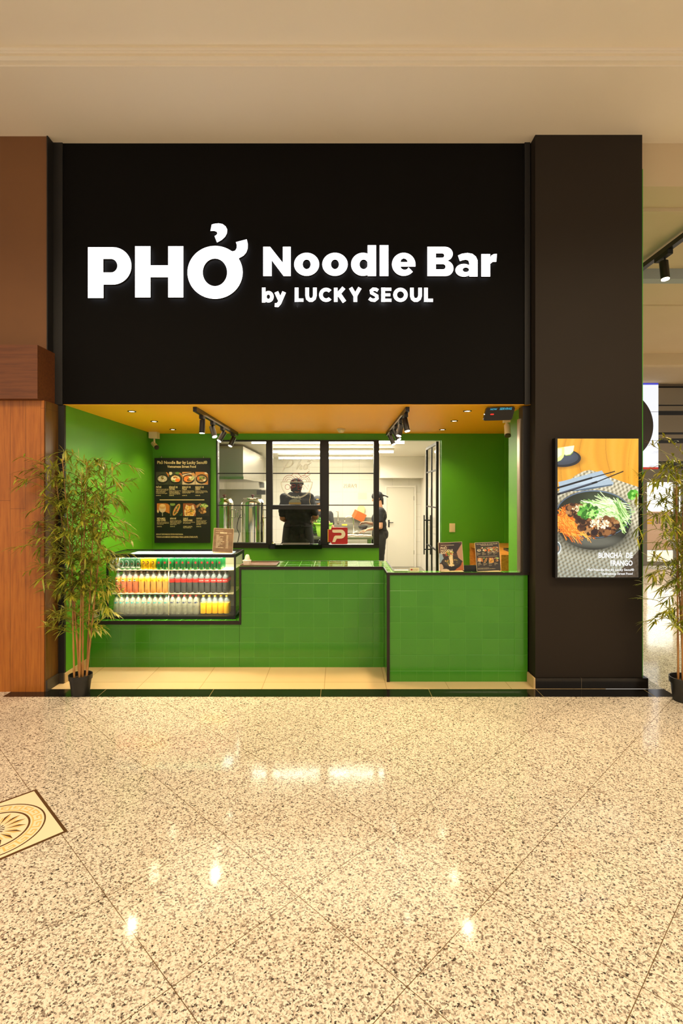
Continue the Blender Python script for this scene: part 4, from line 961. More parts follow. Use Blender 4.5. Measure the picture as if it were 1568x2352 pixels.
def put_row(items, Y, z, dy, rows, shelf, grp):
    cnt_tot = {}
    for _, k in items: cnt_tot[k] = cnt_tot.get(k, 0)+1
    for r_ in range(rows):
        seen = {}
        for x, k in items:
            seen[k] = seen.get(k, 0)+1; c = copy_tree(PROTO[k]); jx = random.uniform(-.0004, .0004)
            c.location = (X_(x, Y)+jx, Y+r_*dy+random.uniform(0, .002), z); c.rotation_euler = (0, 0, random.uniform(-.25, .25))
            c['label'] = f'{DESC[k]}, {ORD[seen[k]-1]} from left, {ROWN[r_]}, {shelf}'; c['group'] = grp
cans = [(258, 'silver'), (269.9, 'silver'), (281.9, 'green'), (293.8, 'green'), (305.7, 'green'), (317.6, 'green'), (329.5, 'yellow'), (341.4, 'yellow'), (353.4, 'yellow')]+[(366.1+13.85*i, 'guarana') for i in range(11)]
put_row(cans, 5.445, S1, .0665, 3, 'top shelf', 'drink cans on the top shelf of the case')
mid = [(271+13.6*i, ('orange' if i < 4 else 'lightorange')) for i in range(9)]+[(395+13.6*i, ('darkcola' if i < 5 else 'cola')) for i in range(10)]
put_row(mid, 5.445, S2, .066, 3, 'middle shelf', 'soda bottles on the middle shelf of the case')
bot = [(267+12.8*i, 'water') for i in range(10)]+[(396.5+13.4*i, 'sparkling') for i in range(5)]+[(467+13.3*i, 'tonic') for i in range(5)]
put_row(bot, 5.445, CB, .064, 2, 'case floor', 'water and tonic bottles on the floor of the case')
for t in PROTO.values():
    for ch in list(t.children): bpy.data.objects.remove(ch)
    bpy.data.objects.remove(t)

# ------------------------------------------------------------------ printed boards
PM = pic_mat('printed picture'); INK = mat('cream print', '#e2cf98', .5)
def bowl_pic(n, kind):
    p = Pic(n, n, '#2c2620'); R = p.rs = np.random.RandomState(kind+11)
    if kind in (0, 1): p.a[:] = p.c('#38382e'); p.poly([(.75, 0), (1, 0), (1, .45)], '#b06a2c')
    if kind == 1: p.ell(.12, .12, .13, .13, '#cfc6a4'); p.ell(.7, .1, .22, .1, '#5c7a38'); p.ell(.85, .15, .08, .06, '#b84a2c')
    if kind == 2: p.a[:] = p.c('#b98a54'); p.poly([(0, .5), (1, .35), (1, 1), (0, 1)], '#b5a488'); p.line(0, .2, .8, .05, 3, '#202020'); p.line(0, .28, .7, .12, 2, '#e0d8c8')
    if kind == 3: p.a[:] = p.c('#b5793c'); p.poly([(0, .2), (.7, .9), (1, 1), (0, 1)], '#bda684'); p.ell(.85, .1, .14, .09, '#cfc0a4')
    if kind < 4:
        p.ell(.5, .56, .46, .36, '#15120e'); p.ell(.5, .53, .41, .29, '#3a352a')
        base = ['#b9ad94', '#c8b48a', '#c4743a', '#a88a5c'][kind]; p.ell(.5, .54, .36, .24, base)
        if kind == 0: p.speck(.5, .54, .33, .22, 50, ['#d9cdb6', '#8c8674', '#a49a80', '#6c7a4c'], .015, .035); p.speck(.5, .46, .1, .12, 16, ['#5d8a30', '#8c2c1c', '#3e6a20'], .02, .05)
        if kind == 1: p.ell(.36, .5, .18, .16, '#dacdb0'); p.ell(.66, .64, .18, .13, '#dd742c'); p.speck(.5, .42, .14, .12, 16, ['#8a5a30', '#5c3a20', '#d8a86c'], .03, .06); p.speck(.36, .7, .08, .05, 6, ['#6c9a3a'], .03, .05)
        if kind == 2: p.strands(.3, .58, .14, .15, 22, ['#e07a2c', '#d2642a', '#f09440'], .14, 1.4); p.strands(.7, .5, .18, .15, 24, ['#c9d49a', '#9ab06a', '#e4e6b8'], .14, 1.4); p.speck(.5, .6, .14, .1, 16, ['#4c2a18', '#8a5430', '#3c6a24'], .02, .05)
        if kind == 3: p.strands(.27, .5, .1, .14, 16, ['#dd7a30', '#c8662a'], .1, 1.3); p.speck(.5, .48, .2, .12, 26, ['#5f8a3c', '#8fae5a', '#35581e'], .02, .05); p.speck(.4, .64, .16, .08, 14, ['#9c6a38', '#6a4020'], .02, .05); p.ell(.72, .65, .11, .06, '#e4dac2', -.3)
    if kind == 4:
        p.a[:] = p.c('#b8702c'); p.poly([(0, .6), (.3, .5), (1, .8), (1, 1), (0, 1)], '#15160f'); p.ell(.44, .38, .27, .34, '#cdb494'); p.ell(.44, .25, .26, .20, '#c59a60'); p.ell(.44, .18, .2, .1, '#dcb880'); p.line(.44, .7, .44, 1, 2, '#a8a498'); p.ell(.1, .62, .07, .12, '#cdb88c')
    if kind == 5:
        p.a[:] = p.c('#1c211a'); p.ell(.2, .08, .2, .12, '#7c9448'); p.ell(.5, .5, .18, .5, '#c98f50', .5); p.ell(.5, .5, .07, .4, '#3e4a20', .5); p.speck(.5, .48, .1, .3, 22, ['#7aa040', '#a8422c', '#d4b088'], .02, .045); p.line(.02, .2, .02, 1, 3, '#5a584e'); p.speck(.85, .85, .1, .1, 8, ['#55803a'], .02, .04)
    if kind == 6:
        p.a[:] = p.c('#8a4a24'); p.poly([(.1, .6), (.25, .1), (.5, .25), (.8, .12), (.98, .65), (.8, 1), (.15, 1)], '#d8c09a'); p.strands(.5, .6, .34, .34, 60, ['#e0a848', '#c8872c', '#f0c264', '#a8641c'], .2, 2.4); p.speck(.65, .55, .14, .14, 22, ['#3f6a24', '#6a9a3a', '#b84a24'], .015, .04)
    if kind == 7:
        p.a[:] = p.c('#241f1a'); p.poly([(0, .2), (.3, 0), (.4, .05), (.05, .4)], '#a07a50'); p.speck(.65, .2, .3, .16, 30, ['#86a446', '#b8c878', '#4e7428'], .04, .09); p.speck(.5, .56, .28, .22, 36, ['#b8864c', '#8a5a2c', '#d8ac70', '#6c4420'], .04, .08)
    p.a = np.clip(p.a*(0.92+.16*R.rand(n, n, 1)), 0, 1); return p
def menu_board(t, x0, z0, w, h, y, ink, thumb, small=True, n=36, place=lambda bm: bm, heading=True):
    """board content laid out on w x h, front face at y"""
    def U(u): return x0+u*w
    def V(v): return z0+h-v*h
    us = (.030, .265, .500, .735) ; us2 = (.045, .282, .515, .752); tw = .228*w
    cn = None
    for k in range(8):
        u = (us if k < 4 else us2)[k % 4]; v = .164 if k < 4 else .534
        me = pic_mesh(bowl_pic(thumb, k), (.06*w, tw, tw)); place_pic(me, U(u), U(u)+tw, y, V(v)-tw, V(v)); bm = nb(); join_me(bm, me)
        obj('dish_picture', place(bm), PM, t)
    bm = nb()
    def T(body, u, v, size, off=.01, sx=1.0, align='LEFT'):
        me = text_me(body, size*h, align, off, spacing=1.0, line=.9); join_me(bm, stand(me, U(u), y, V(v), sx))
    def F(body, u0, u1, v, hh, off=.01): join_me(bm, fit(body, U(u0), U(u1), y, V(v), hh*h, offset=off))
    F('Phở Noodle Bar by Lucky Seoul®', .052, .95, .069, .050, .014); F('Vietnamese Street Food', .23, .745, .114, .040, .014)
    heads = [('PHỞ BÒ', ''), ('BÚNCHẢ DE', 'CHẢGIÒ'), ('BÚNCHẢ DE', 'POLLO'), ('BÚNCHẢ DE', 'CERDO'), ('VIETNAMESE', 'ICED COFFEE'), ('BÁNH MÌ', ''), ('GARLIC', 'FRENCH FRIES'), ('CHẢGIÒ', '')]
    body = ['Fideos de arroz con caldo base\ncocido con carne, verduras de\nverdeo, cebolla, cilantro,\nbrotes y brote de soja,\nacompaña ajo, limón a gusto', 'Ensalada con fideo de arroz y\nverduras con topping de\nempanaditas vietnamitas de\ncerdo y verduras. Plato frío.', 'Ensalada con fideo de arroz y\nverduras con topping de pollo\nmarinado. Plato frío.', 'Ensalada con fideo de arroz y\nverduras con topping de cerdo\nmarinado. Plato frío.',
            'Café frío estilo vietnamita con\nleche, leche condensada, hielo\ny café espumado.', 'Sandwich vietnamita en Pan\nBaguette con paté, mayonesa\npicante, pickle de zanahoria,\ncerdo marinado, cilantro,\njalapeño a gusto.', 'Papas fritas a la provenzal con\najo y perejil picado.', 'Empanadita de cerdo con\nverduras y hongos, frita\nenvuelta en papel de arroz\nacompañada de vinagreta\nnước mắm.']
    price = ['60.000 GS.', '65.000 GS.', '65.000 GS.', '65.000 GS.', '25.000 GS.', '38.000 GS.', 'COMBO 15.000 GS.\nSOLO 28.000 GS.', '28.000 GS.']
    for k in range(8):
        u = (us if k < 4 else us2)[k % 4]; v = .353 if k < 4 else .722; a_, b_ = heads[k]
        T(a_, u, v, .028, .016, .62)
        if b_: T(b_, u, v+.022, .028, .016, .62)
        if small: T(body[k], u, v+(.038 if b_ else .018), .0135, .004, .86)
        T(price[k], u, .446 if k < 4 else .812, .0155, .01, .85)
    F('BÚNCHẢ DISPONIBLE EN OPCIÓN VEGETARIANA', .035, .515, .905, .020, .016); F('TODOS LOS MENÚS DISPONIBLE PARA LLEVAR (TAKE-OUT)', .035, .775, .939, .026, .016)
    bx(bm, U(.095), U(.895), y-.0003, y+.0003, V(.4975), V(.4895))
    obj('menu_lettering', place(bm), ink, t, 'cream menu lettering')
BY = 7.10
t = thing('menu_board', 'large black menu board hanging on the green rear wall', 'menu board', (X_(418, BY), BY+.02, Z_(1247, BY)))
bx0, bx1, bz0, bz1 = X_(354.5, BY), X_(482.5, BY), Z_(1247, BY), Z_(1052, BY)
obj('board', B(bx0, bx1, BY, BY+.02, bz0, bz1), mat('matt black print', '#0c0c0a', .45), t, bevel=.001)
menu_board(t, bx0, bz0, bx1-bx0, bz1-bz0, BY-.0015, INK, 0, n=0) if False else menu_board(t, bx0, bz0, bx1-bx0, bz1-bz0, BY-.0015, INK, 40)
bm = nb()
for x in (X_(370, BY), X_(467, BY)): cyl(bm, (x, BY+.01, bz1), (x, BY+.01, bz1+.012), .003, seg=8); sph(bm, (x, BY+.01, bz1+.016), .006, 8, 6)
obj('hanging_screw', bm, M['steel'], t)

def leaning(name, label, x, y, z, w, h, lean, roll, cat='sign'):
    t = thing(name, label, cat, (x, y, z)); Rr = Euler((-math.radians(lean), math.radians(roll), 0)).to_matrix().to_4x4()
    Tm = Matrix.Translation((x, y, z+.004+abs(math.sin(math.radians(roll)))*w/2)) @ Rr
    def place(bm):
        for v in bm.verts: v.co = Tm @ v.co
        return bm
    return t, place
ACR = mat('clear acrylic edge', '#d8c6a0', .15)
def stand_sign(label, x, y, z, w, h, lean, roll):
    t, pl = leaning('table_sign', label, x, y, z, w, h, lean, roll)
    obj('acrylic_plate', pl(B(-w/2-.003, w/2+.003, .001, .006, 0, h+.003)), ACR, t)
    bm = nb(); bx(bm, x-w/2, x+w/2, y-.015, y+.055, z+.0005, z+.0035); obj('foot', bm, ACR, t); return t, pl
sy = 4.925; sw, shh = .222, .266
# poster with the big noodle bowl
t, pl = stand_sign('upright table sign with a big noodle bowl photo on the partition counter', X_(1037.5, sy), sy, TZ+.003, sw, shh, 7, -2.4)
p = Pic(64, 78, '#4a3228'); p.ell(.7, .2, .28, .2, '#2c2422'); p.poly([(1, .05), (.75, .35), (.8, .55), (1, .7)], '#b08868'); p.poly([(0, .38), (.12, .35), (.22, .62), (0, .72)], '#8aa4b0')
p.poly([(.7, .9), (1, .68), (1, 1), (.6, 1)], '#b0602c'); p.ell(.5, .72, .43, .23, '#24201c'); p.ell(.5, .68, .38, .16, '#3c352c'); p.ell(.5, .92, .2, .08, '#1c1815')
p.speck(.5, .68, .3, .1, 26, ['#7c7a38', '#b08a3c', '#5c6a30', '#c8a860'], .015, .04); p.strands(.5, .6, .07, .16, 40, ['#e8cf96', '#d6b474', '#f4e0b0'], .22, 1.2, PI/2, .5)
p.ell(.5, .8, .12, .04, '#e8cf96'); p.speck(.45, .38, .16, .1, 40, ['#c8a83c', '#7a9a3c', '#d0482c', '#e4d4a0', '#4e6a28'], .02, .045); p.ell(.05, .86, .1, .12, '#c8a888'); p.ell(.22, .99, .18, .07, '#d8c0a0'); p.ell(.15, .2, .22, .2, '#5c4030', op=.5)
bm = nb(); join_me(bm, place_pic(pic_mesh(p), -sw/2, sw/2, 0, 0, shh)); obj('poster_picture', pl(bm), PM, t)
bm = nb()
for s_, u, v, q in (('NUEVO LOCAL EN ASUNCIÓN', -.09, .238, .009), ('PHỞ', -.095, .205, .030), ('NOODLE', -.095, .182, .028), ('BAR', -.095, .160, .028)): join_me(bm, stand(text_me(s_, q, offset=.012), u, -.0015, v))
obj('poster_lettering', pl(bm), mat('cream poster print', '#f0dfb8', .5), t)
# menu copy
t, pl = stand_sign('upright black table sign with the dish menu, the one nearer the pillar', X_(1122.5, sy), sy, TZ+.003, sw, shh, 7, -2.4)
obj('print', pl(B(-sw/2, sw/2, -.0006, .0006, .0, shh)), mat('grey black print', '#3a332c', .3), t)
menu_board(t, -sw/2, 0, sw, shh, -.0016, mat('pale print', '#d8c8a0', .5), 20, True, place=pl)
# drinks price sign on the case
t, pl = stand_sign('bronze table sign with the drink price list on top of the glass case', X_(508, 5.42), 5.47, CT+.001, .205, .247, 6, 2.6)
p = Pic(40, 50, '#7a6248'); R_ = np.random.RandomState(1)
for i in range(60): p.ell(R_.rand(), R_.rand(), .06+.1*R_.rand(), .04+.06*R_.rand(), ['#8a7054', '#6c5640', '#7e664c'][R_.randint(3)], op=.5, soft=1)
bm = nb(); join_me(bm, place_pic(pic_mesh(p), -.1025, .1025, 0, 0, .247)); obj('print', pl(bm), PM, t)
bm = nb(); join_me(bm, stand(text_me('BEBIDAS', .020, 'CENTER', .03), 0, -.0015, .196)); bx(bm, -.085, -.045, -.002, -.0012, .202, .2035); bx(bm, .045, .085, -.002, -.0012, .202, .2035)
join_me(bm, stand(text_me('Phở Noodle Bar by Lucky Seoul®', .0058, offset=.01), -.085, -.0015, .223))
for i, (a_, b_) in enumerate((('AGUA', '6.000'), ('AGUA CON GAS', '6.000'), ('GASEOSA', '8.000'), ('GASEOSA ZERO', '8.000'), ('AGUA TÓNICA', '8.000'), ('JUGO DE NARANJA', '12.000'), ('TÉ HELADO', '10.000'), ('CERVEZA LATA', '12.000'), ('CERVEZA', '15.000'), ('CAFÉ', '12.000'), ('CAFÉ VIETNAMITA', '25.000'))):
    z = .172-i*.0128; join_me(bm, stand(text_me(a_, .0098, offset=.02), -.074, -.0015, z)); join_me(bm, stand(text_me(b_, .0098, offset=.02), .03, -.0015, z))
obj('price_lettering', pl(bm), mat('cream price print', '#f2e4c0', .5), t)
# small things behind and on the partition
bm = nb(); bx(bm, X_(1062, 4.955), X_(1099, 4.955), 4.945, 4.985, TZ+.0005, TZ+.058); o = obj('card_terminal_box', bm, M['black'], bevel=.003); setp(o, 'low black box between the two table signs', 'box')
bm = nb(); cyl(bm, (X_(905, 4.95), 4.95, TZ+.010), (X_(937, 4.95), 4.95, TZ+.010), .0095, seg=16); o = obj('paper_roll', bm, M['white'], autos=40); setp(o, 'slim rolled white paper lying on the partition counter', 'paper roll')
t = thing('price_card', 'small cream card with red print on the partition counter', 'card', (X_(951, 4.95), 4.95, TZ))
obj('card', B(X_(941, 4.95), X_(962, 4.95), 4.949, 4.951, TZ+.0005, TZ+.036), mat('cream card', '#ecdcba', .5), t)
bm = nb(); bx(bm, X_(943, 4.948), X_(947, 4.948), 4.9475, 4.9485, TZ+.012, TZ+.026); join_me(bm, fit('SÍGUENOS', X_(948, 4.948), X_(960, 4.948), 4.9478, TZ+.020, .009)); join_me(bm, fit('PHO BAR', X_(948, 4.948), X_(959, 4.948), 4.9478, TZ+.010, .009))
obj('card_print', bm, RD, t)

# ------------------------------------------------------------------ lit menu screen on the pillar
TY = 4.655
t = thing('menu_screen', 'large lit screen showing a bowl dish on the dark pillar', 'screen', (X_(1372, TY), 4.69, Z_(1328, TY)))
tx0, tx1, tz0, tz1 = X_(1275, TY), X_(1470.5, TY), Z_(1328, TY), Z_(1006, TY)
obj('housing', B(tx0, tx1, TY, 4.7245, tz0, tz1), M['black'], t, bevel=.004)
p = Pic(340, 572, '#d9982e'); p.k = 340/240
def TV(x, y): return ((x-100)/950, (y-80)/1630)
def tvp(pts, c, op=1.0): p.poly([TV(*q) for q in pts], c, op)
def tve(x, y, rx, ry, c, rot=0, op=1.0, soft=.02): u, v = TV(x, y); p.ell(u, v, rx/950, ry/1630, c, rot, op, soft)
# wood grain
fx = p.x*6+np.sin(p.y*9)*.25+.5*np.sin(p.y*4+p.x*5); g_ = (np.sin(fx*5)+np.sin(fx*13+p.y*3)*.5)
p.put(np.clip(g_*.5, 0, 1), '#e8ac44', .6); p.put(np.clip(-g_*.5, 0, 1), '#b87420', .6); p.put(((np.abs(np.sin(fx*2.3+1)) < .035)).astype(float), '#8a5418', .5)
p.put(np.clip(1-p.y*2.4, 0, 1)*np.clip(p.x, 0, 1), '#f0a828', .35)
tve(140, 330, 265, 105, '#6a3a0c', op=.6, soft=.4); tve(160, 310, 215, 105, '#23262c'); tve(150, 300, 195, 88, '#3c434e'); tve(150, 290, 150, 60, '#4c5462', op=.6, soft=.5)
tvp([(100, 190), (180, 178), (185, 250), (170, 300), (140, 335), (100, 352)], '#d8e08a'); tvp([(100, 200), (150, 195), (150, 270), (100, 310)], '#eef2c0'); tvp([(180, 178), (297, 162), (285, 230), (250, 265), (200, 275), (182, 268)], '#e6ecc4'); tvp([(182, 268), (200, 275), (250, 265), (285, 230), (280, 245), (250, 275), (195, 283)], '#9cb43c')
# woven mat
mat_poly = [(100, 700), (300, 520), (400, 465), (480, 448), (560, 470), (700, 530), (900, 600), (1050, 650), (1050, 1710), (90, 1710)]
tvp(mat_poly, '#b8ae90')
ms = np.zeros(p.x.shape, bool); pts = [TV(*q) for q in mat_poly]
for i in range(len(pts)):
    (x1, y1), (x2, y2) = pts[i], pts[(i+1) % len(pts)]
    if y1 != y2: ms ^= ((y1 > p.y) != (y2 > p.y)) & (p.x < (x2-x1)*(p.y-y1)/(y2-y1)+x1)
U1 = (p.x*22+p.y*p.asp*9); V1 = (p.y*p.asp*26-p.x*8); wv = np.sin(U1*2*PI/1.3+1.5*np.sin(V1*PI))*np.abs(np.sin(V1*PI))
dark = np.clip(1.25-p.y*.9, .3, 1)
p.put(ms*np.clip(-wv, 0, 1), '#5d5842', .85); p.put(ms*np.clip(wv, 0, 1), '#efe9d2', .6)
p.put(ms*np.clip((p.y-.62)*2.2, 0, 1), '#3c4a4c', .62); p.put(ms*np.clip((wv-.3)*2, 0, 1)*np.clip((p.y-.6)*3, 0, 1), '#8fa4a4', .55)
tvp([(1050, 1390), (1050, 1710), (760, 1710), (900, 1560)], '#3c2c20', .9)
# napkin, chopsticks
tvp([(110, 590), (180, 575), (620, 455), (650, 500), (760, 600), (745, 630), (420, 690), (250, 700), (130, 740), (120, 650)], '#9fb0bc'); tvp([(250, 700), (420, 690), (745, 630), (740, 615), (420, 665), (200, 705)], '#4e6070'); tvp([(180, 620), (500, 540), (640, 520), (700, 560), (400, 620)], '#b8c6d0', .7)
for w_, c_ in ((20, '#14161c'),):
    p.line(*TV(100, 660), *TV(500, 542), 5.5, c_); p.line(*TV(500, 542), *TV(770, 466), 3, c_); p.line(*TV(100, 735), *TV(560, 590), 6, c_); p.line(*TV(560, 590), *TV(868, 466), 3.2, c_); p.line(*TV(140, 718), *TV(500, 606), 1, '#68728a')
# bowl
tve(520, 1230, 500, 190, '#20241c', op=.75, soft=.6)
tve(520, 1040, 442, 345, '#1c1e1c'); tve(520, 1100, 400, 270, '#34352f', op=.9, soft=.4); tve(560, 1290, 260, 60, '#6a6a5e', op=.7, soft=.9)
tve(522, 970, 446, 285, '#0a0c10'); tve(522, 968, 441, 279, '#7488a4'); tve(522, 971, 434, 272, '#262c22'); tve(600, 880, 320, 150, '#46553c', op=.7, soft=.7); tve(300, 850, 200, 120, '#101410', op=.5, soft=.6)
p.strands(*TV(330, 1090), .24, .085, 280, ['#f08a24', '#e06c14', '#ffa83e', '#c4560e', '#ffb850'], .22, 1.6, .55, 1.3)
p.strands(*TV(200, 1040), .12, .06, 80, ['#f08a24', '#e06c14', '#ffa83e', '#c4560e'], .16, 1.6, .8, 2); p.strands(*TV(190, 930), .05, .02, 8, ['#e07a1c', '#b8500e'], .14, 1.6, -.9, .9)
tve(700, 960, 215, 160, '#a6c87a'); p.strands(*TV(700, 950), .2, .095, 170, ['#dcebb4', '#b4d48a', '#86b85a', '#eef4d2', '#c4dc9c'], .26, 2.2, .45, 1.4); p.strands(*TV(560, 850), .18, .02, 26, ['#cfe4a4', '#8fc060', '#e8f2cc'], .2, 2, .1, .6)
p.strands(*TV(840, 1000), .05, .09, 40, ['#5f9a3c', '#cfe4a4', '#94bc64'], .2, 2, 1.1, .5)
for (x, y, rx, ry) in ((330, 920, .12, .05), (560, 1120, .23, .06), (700, 1100, .12, .055), (420, 1030, .12, .045)):
    p.speck(*TV(x, y), rx, ry, 70, ['#4a2a18', '#6e4426', '#8c5c34', '#2c1810', '#a87848', '#3a1e16'], .012, .038)
p.speck(*TV(590, 1075), .12, .04, 90, ['#e8d6b0', '#c8a878', '#f4e8cc'], .005, .014); p.speck(*TV(350, 895), .08, .025, 40, ['#e8d6b0', '#c8a878'], .005, .012); tve(530, 1180, 40, 34, '#241016')
p.speck(*TV(460, 940), .12, .05, 150, ['#4f9a34', '#8fcf5c', '#2f7020', '#b4e07c', '#66b040', '#2a5c1c'], .008, .026); p.speck(*TV(980, 740), .05, .03, 26, ['#6ab83c', '#3f8a24', '#94d45c'], .012, .035)
tve(90, 1365, 55, 78, '#c8ccc8'); tve(90, 1360, 44, 62, '#586060'); tve(88, 1370, 30, 40, '#8c6c54')
p.a = np.clip(p.a*(.93+.14*np.random.RandomState(5).rand(572, 340, 1)), 0, 1)
m_ = X_(1280, TY), X_(1465.5, TY), Z_(1326, TY-.002), Z_(1007.5, TY-.002)
o = mobj('screen_picture', place_pic(pic_mesh(p), m_[0], m_[1], TY-.001, m_[2], m_[3]), pic_mat('lit screen picture', 1.45), t, 'lit picture of a noodle dish')
bm = nb(); ty2 = TY-.0025
def tvx(x): return at(1260+x/5.09, 0, ty2).x
def tvz(y): return at(0, 990+y/5.09, ty2).z
for s_, xa, xb, yy, hh in (('BÚNCH', 580, 803, 1482, .036), ('DE', 902, 980, 1482, .036), ('FRANGO', 720, 980, 1573, .036)):
    me = fit(s_, tvx(xa), tvx(xb), ty2, tvz(yy), 1.0, offset=.03); zt_ = max(v.co.z for v in me.vertices)-tvz(yy); 
    cap = (.73 if s_ != 'BÚNCH' else .73+.0); me.transform(Matrix.Translation((0, 0, -tvz(yy)))); me.transform(Matrix.Diagonal((1, 1, (62/5.09*ty2/1200)/.73, 1))); me.transform(Matrix.Translation((0, 0, tvz(yy)))); join_me(bm, me)
me = fit('Ả', tvx(808), tvx(860), ty2, tvz(1482), 1.0, offset=0.0); me.transform(Matrix.Translation((0, 0, -tvz(1482)))); me.transform(Matrix.Diagonal((1, 1, (62/5.09*ty2/1200)/.73, 1))); me.transform(Matrix.Translation((0, 0, tvz(1482)))); join_me(bm, me)
for s_, xa, xb, yy in (('Phở Noodle Bar by Lucky Seoul®', 452, 997, 1634), ('Vietnamese Street Food', 612, 978, 1680)):
    join_me(bm, fit(s_, tvx(xa), tvx(xb), ty2, tvz(yy), .0275, offset=.018))
obj('screen_lettering', bm, mat('white lit text', '#000000', .5, emit='#ffffff', estr=1.1), t, 'white lit lettering')

# ------------------------------------------------------------------ people
def vec(*a): return Vector(a)
def caps(bm, p0, r0, p1, r1, seg=14):
    p0, p1 = Vector(p0), Vector(p1)
    if (p1-p0).length > 1e-4: cyl(bm, p0, p1, r0, r1, seg, True)
    sph(bm, p0, r0, seg, 8); sph(bm, p1, r1, seg, 8)
def chain(bm, pts):
    for (p0, r0), (p1, r1) in zip(pts[:-1], pts[1:]): caps(bm, p0, r0, p1, r1)
def fuse(bm, voxel, sm=4, wr=0.0, wf=9):
    me = bpy.data.meshes.new('f'); bm.to_mesh(me); bm.free(); o = bpy.data.objects.new('f', me); C.objects.link(o)
    r = o.modifiers.new('r', 'REMESH'); r.mode = 'VOXEL'; r.voxel_size = voxel; r.use_smooth_shade = True
    s_ = o.modifiers.new('s', 'SMOOTH'); s_.iterations = sm; s_.factor = .5
    out = bpy.data.meshes.new_from_object(o.evaluated_get(bpy.context.evaluated_depsgraph_get())); bpy.data.objects.remove(o); bpy.data.meshes.remove(me)
    if wr:
        nrm = [v.normal.copy() for v in out.vertices]
        for v, n in zip(out.vertices, nrm):
            q = mnoise.noise(Vector((v.co.x*wf, v.co.y*wf, v.co.z*wf*1.7+v.co.x*6)))+.5*mnoise.noise(v.co*wf*2.6)
            v.co += n*wr*q
    return out
def frame(f, up=Vector((0, 0, 1))):
    f = f.normalized(); r = f.cross(up).normalized(); u = r.cross(f).normalized(); return f, r, u
def head_parts(bm, c, f, u, r, s=1.0):
    Mx = Matrix((r, f, u)).transposed()
    P = lambda a, b, d: c+(r*a+f*b+u*d)*s
    E = lambda a, b, d, ra, rb, rd: sph(bm, P(a, b, d), (ra*s, rb*s, rd*s), 18, 12, Mx)
    E(0, -.012, .035, .076, .094, .085); E(0, .018, -.03, .062, .070, .082); E(0, .045, -.085, .030, .032, .026)
    E(0, .088, -.012, .012, .018, .022); E(0, .078, .012, .009, .012, .03); E(.052, .048, -.025, .02, .025, .03); E(-.052, .048, -.025, .02, .025, .03)
    E(0, .078, -.052, .024, .012, .010); E(0, .066, .03, .05, .022, .012)
    for s_ in (-1, 1): E(s_*.078, -.005, -.005, .010, .020, .032)
    return P, Mx
def hand(bm, w, d, pn, size=1.0, curl=.5, side=1, spread=.10):
    """palm from wrist w along d, palm normal pn; side=+1 puts the thumb towards d x pn"""
    d = d.normalized(); pn = (pn-d*pn.dot(d)).normalized(); s_ = d.cross(pn).normalized()*side; k = size
    base = []
    for i, (off, ln) in enumerate(((.030, .078), (.010, .084), (-.010, .080), (-.029, .070))):
        kn = w+d*.088*k+s_*off*k; caps(bm, w+s_*off*.6*k, .014*k, kn, .012*k, 10); base.append((kn, off, ln))
    for i, (kn, off, ln) in enumerate(base):
        dd = (d+s_*off*3.0*spread*10*.35).normalized(); p = kn; r0 = .0095*k; ang = 0
        for j, fr in enumerate((.46, .30, .24)):
            ang += curl*(.7+.12*i)*(.9 if j else .6); q = p+(dd*math.cos(ang)+pn*math.sin(ang))*ln*fr*k; caps(bm, p, r0, q, r0*.88, 8); p = q; r0 *= .88
    p = w+d*.022*k+s_*.022*k+pn*.006*k
    for ln, a, r0, r1 in ((.042, .9, .013, .0115), (.034, .55, .0115, .010), (.026, .35, .010, .008)):
        q = p+(d*math.cos(a)+s_*math.sin(a)+pn*.45*curl).normalized()*ln*k; caps(bm, p, r0*k, q, r1*k, 8); p = q
SK1 = mat('warm tan skin', '#a06c48', .55); SK2 = mat('light tan skin', '#c08c66', .55)
SHIRT = mat('black cotton shirt', '#211f1d', .85); APR = mat('charcoal apron cloth', '#1b1917', .8); TRO = mat('faded black trousers', '#2a2824', .85); HAIR = mat('black hair', '#120d0a', .5)
CAPM = mat('black cap cloth', '#141414', .7)
def face(t, P, Mx, s=1.0):
    bm = nb()
    for q in (-1, 1): sph(bm, P(q*.030, .077, .014), (.012*s, .006*s, .006*s), 12, 8, Mx)
    obj('eye', bm, mat('eye white', '#e8e0d4', .3), t); bm = nb()
    for q in (-1, 1): sph(bm, P(q*.030, .0822, .013), (.0055*s, .003*s, .0055*s), 10, 6, Mx)
    obj('pupil', bm, HAIR, t); bm = nb()
    for q in (-1, 1): sph(bm, P(q*.030, .081, .031), (.017*s, .005*s, .0035*s), 10, 6, Mx)
    obj('eyebrow', bm, HAIR, t); obj('mouth', sph(nb(), P(0, .0885, -.052), (.021*s, .004*s, .0045*s), 12, 6, Mx), mat('lips', '#8a4a3c', .5), t)
# --- cook with back to the hall
Yc = 8.05; cx = X_(684, Yc)
t = thing('person', 'person in black shirt and apron with their back turned, behind the serving hatch', 'person', (cx, Yc, 0))
f, r, u = frame(vec(0.08, 1, -.28)); hc = vec(X_(681, Yc), Yc+.03, Z_(1115.5, Yc)-.01)
zS = Z_(1141, Yc); zE = Z_(1190, Yc)
bm = nb(); P, Mx = head_parts(bm, hc, f, u, r, 1.03)
chain(bm, [(hc+vec(0, -.02, -.05), .062), (vec(cx, Yc-.01, zS+.02), .068)])
sh = [(vec(cx-.20, Yc, zS-.02)), (vec(cx+.175, Yc, zS-.02))]
el = [vec(X_(649, Yc), Yc-.01, zE), vec(X_(725, Yc), Yc-.01, zE+.02)]
wr = [vec(cx-.16, Yc+.25, zE-.08), vec(cx+.17, Yc+.25, zE-.06)]
for i in (0, 1):
    chain(bm, [(sh[i], .066), (el[i], .048), (wr[i], .032)]); hand(bm, wr[i], vec(.25 if i == 0 else -.25, .9, -.2), vec(0, -.2, -1), 1.05, .6, 1 if i == 0 else -1)
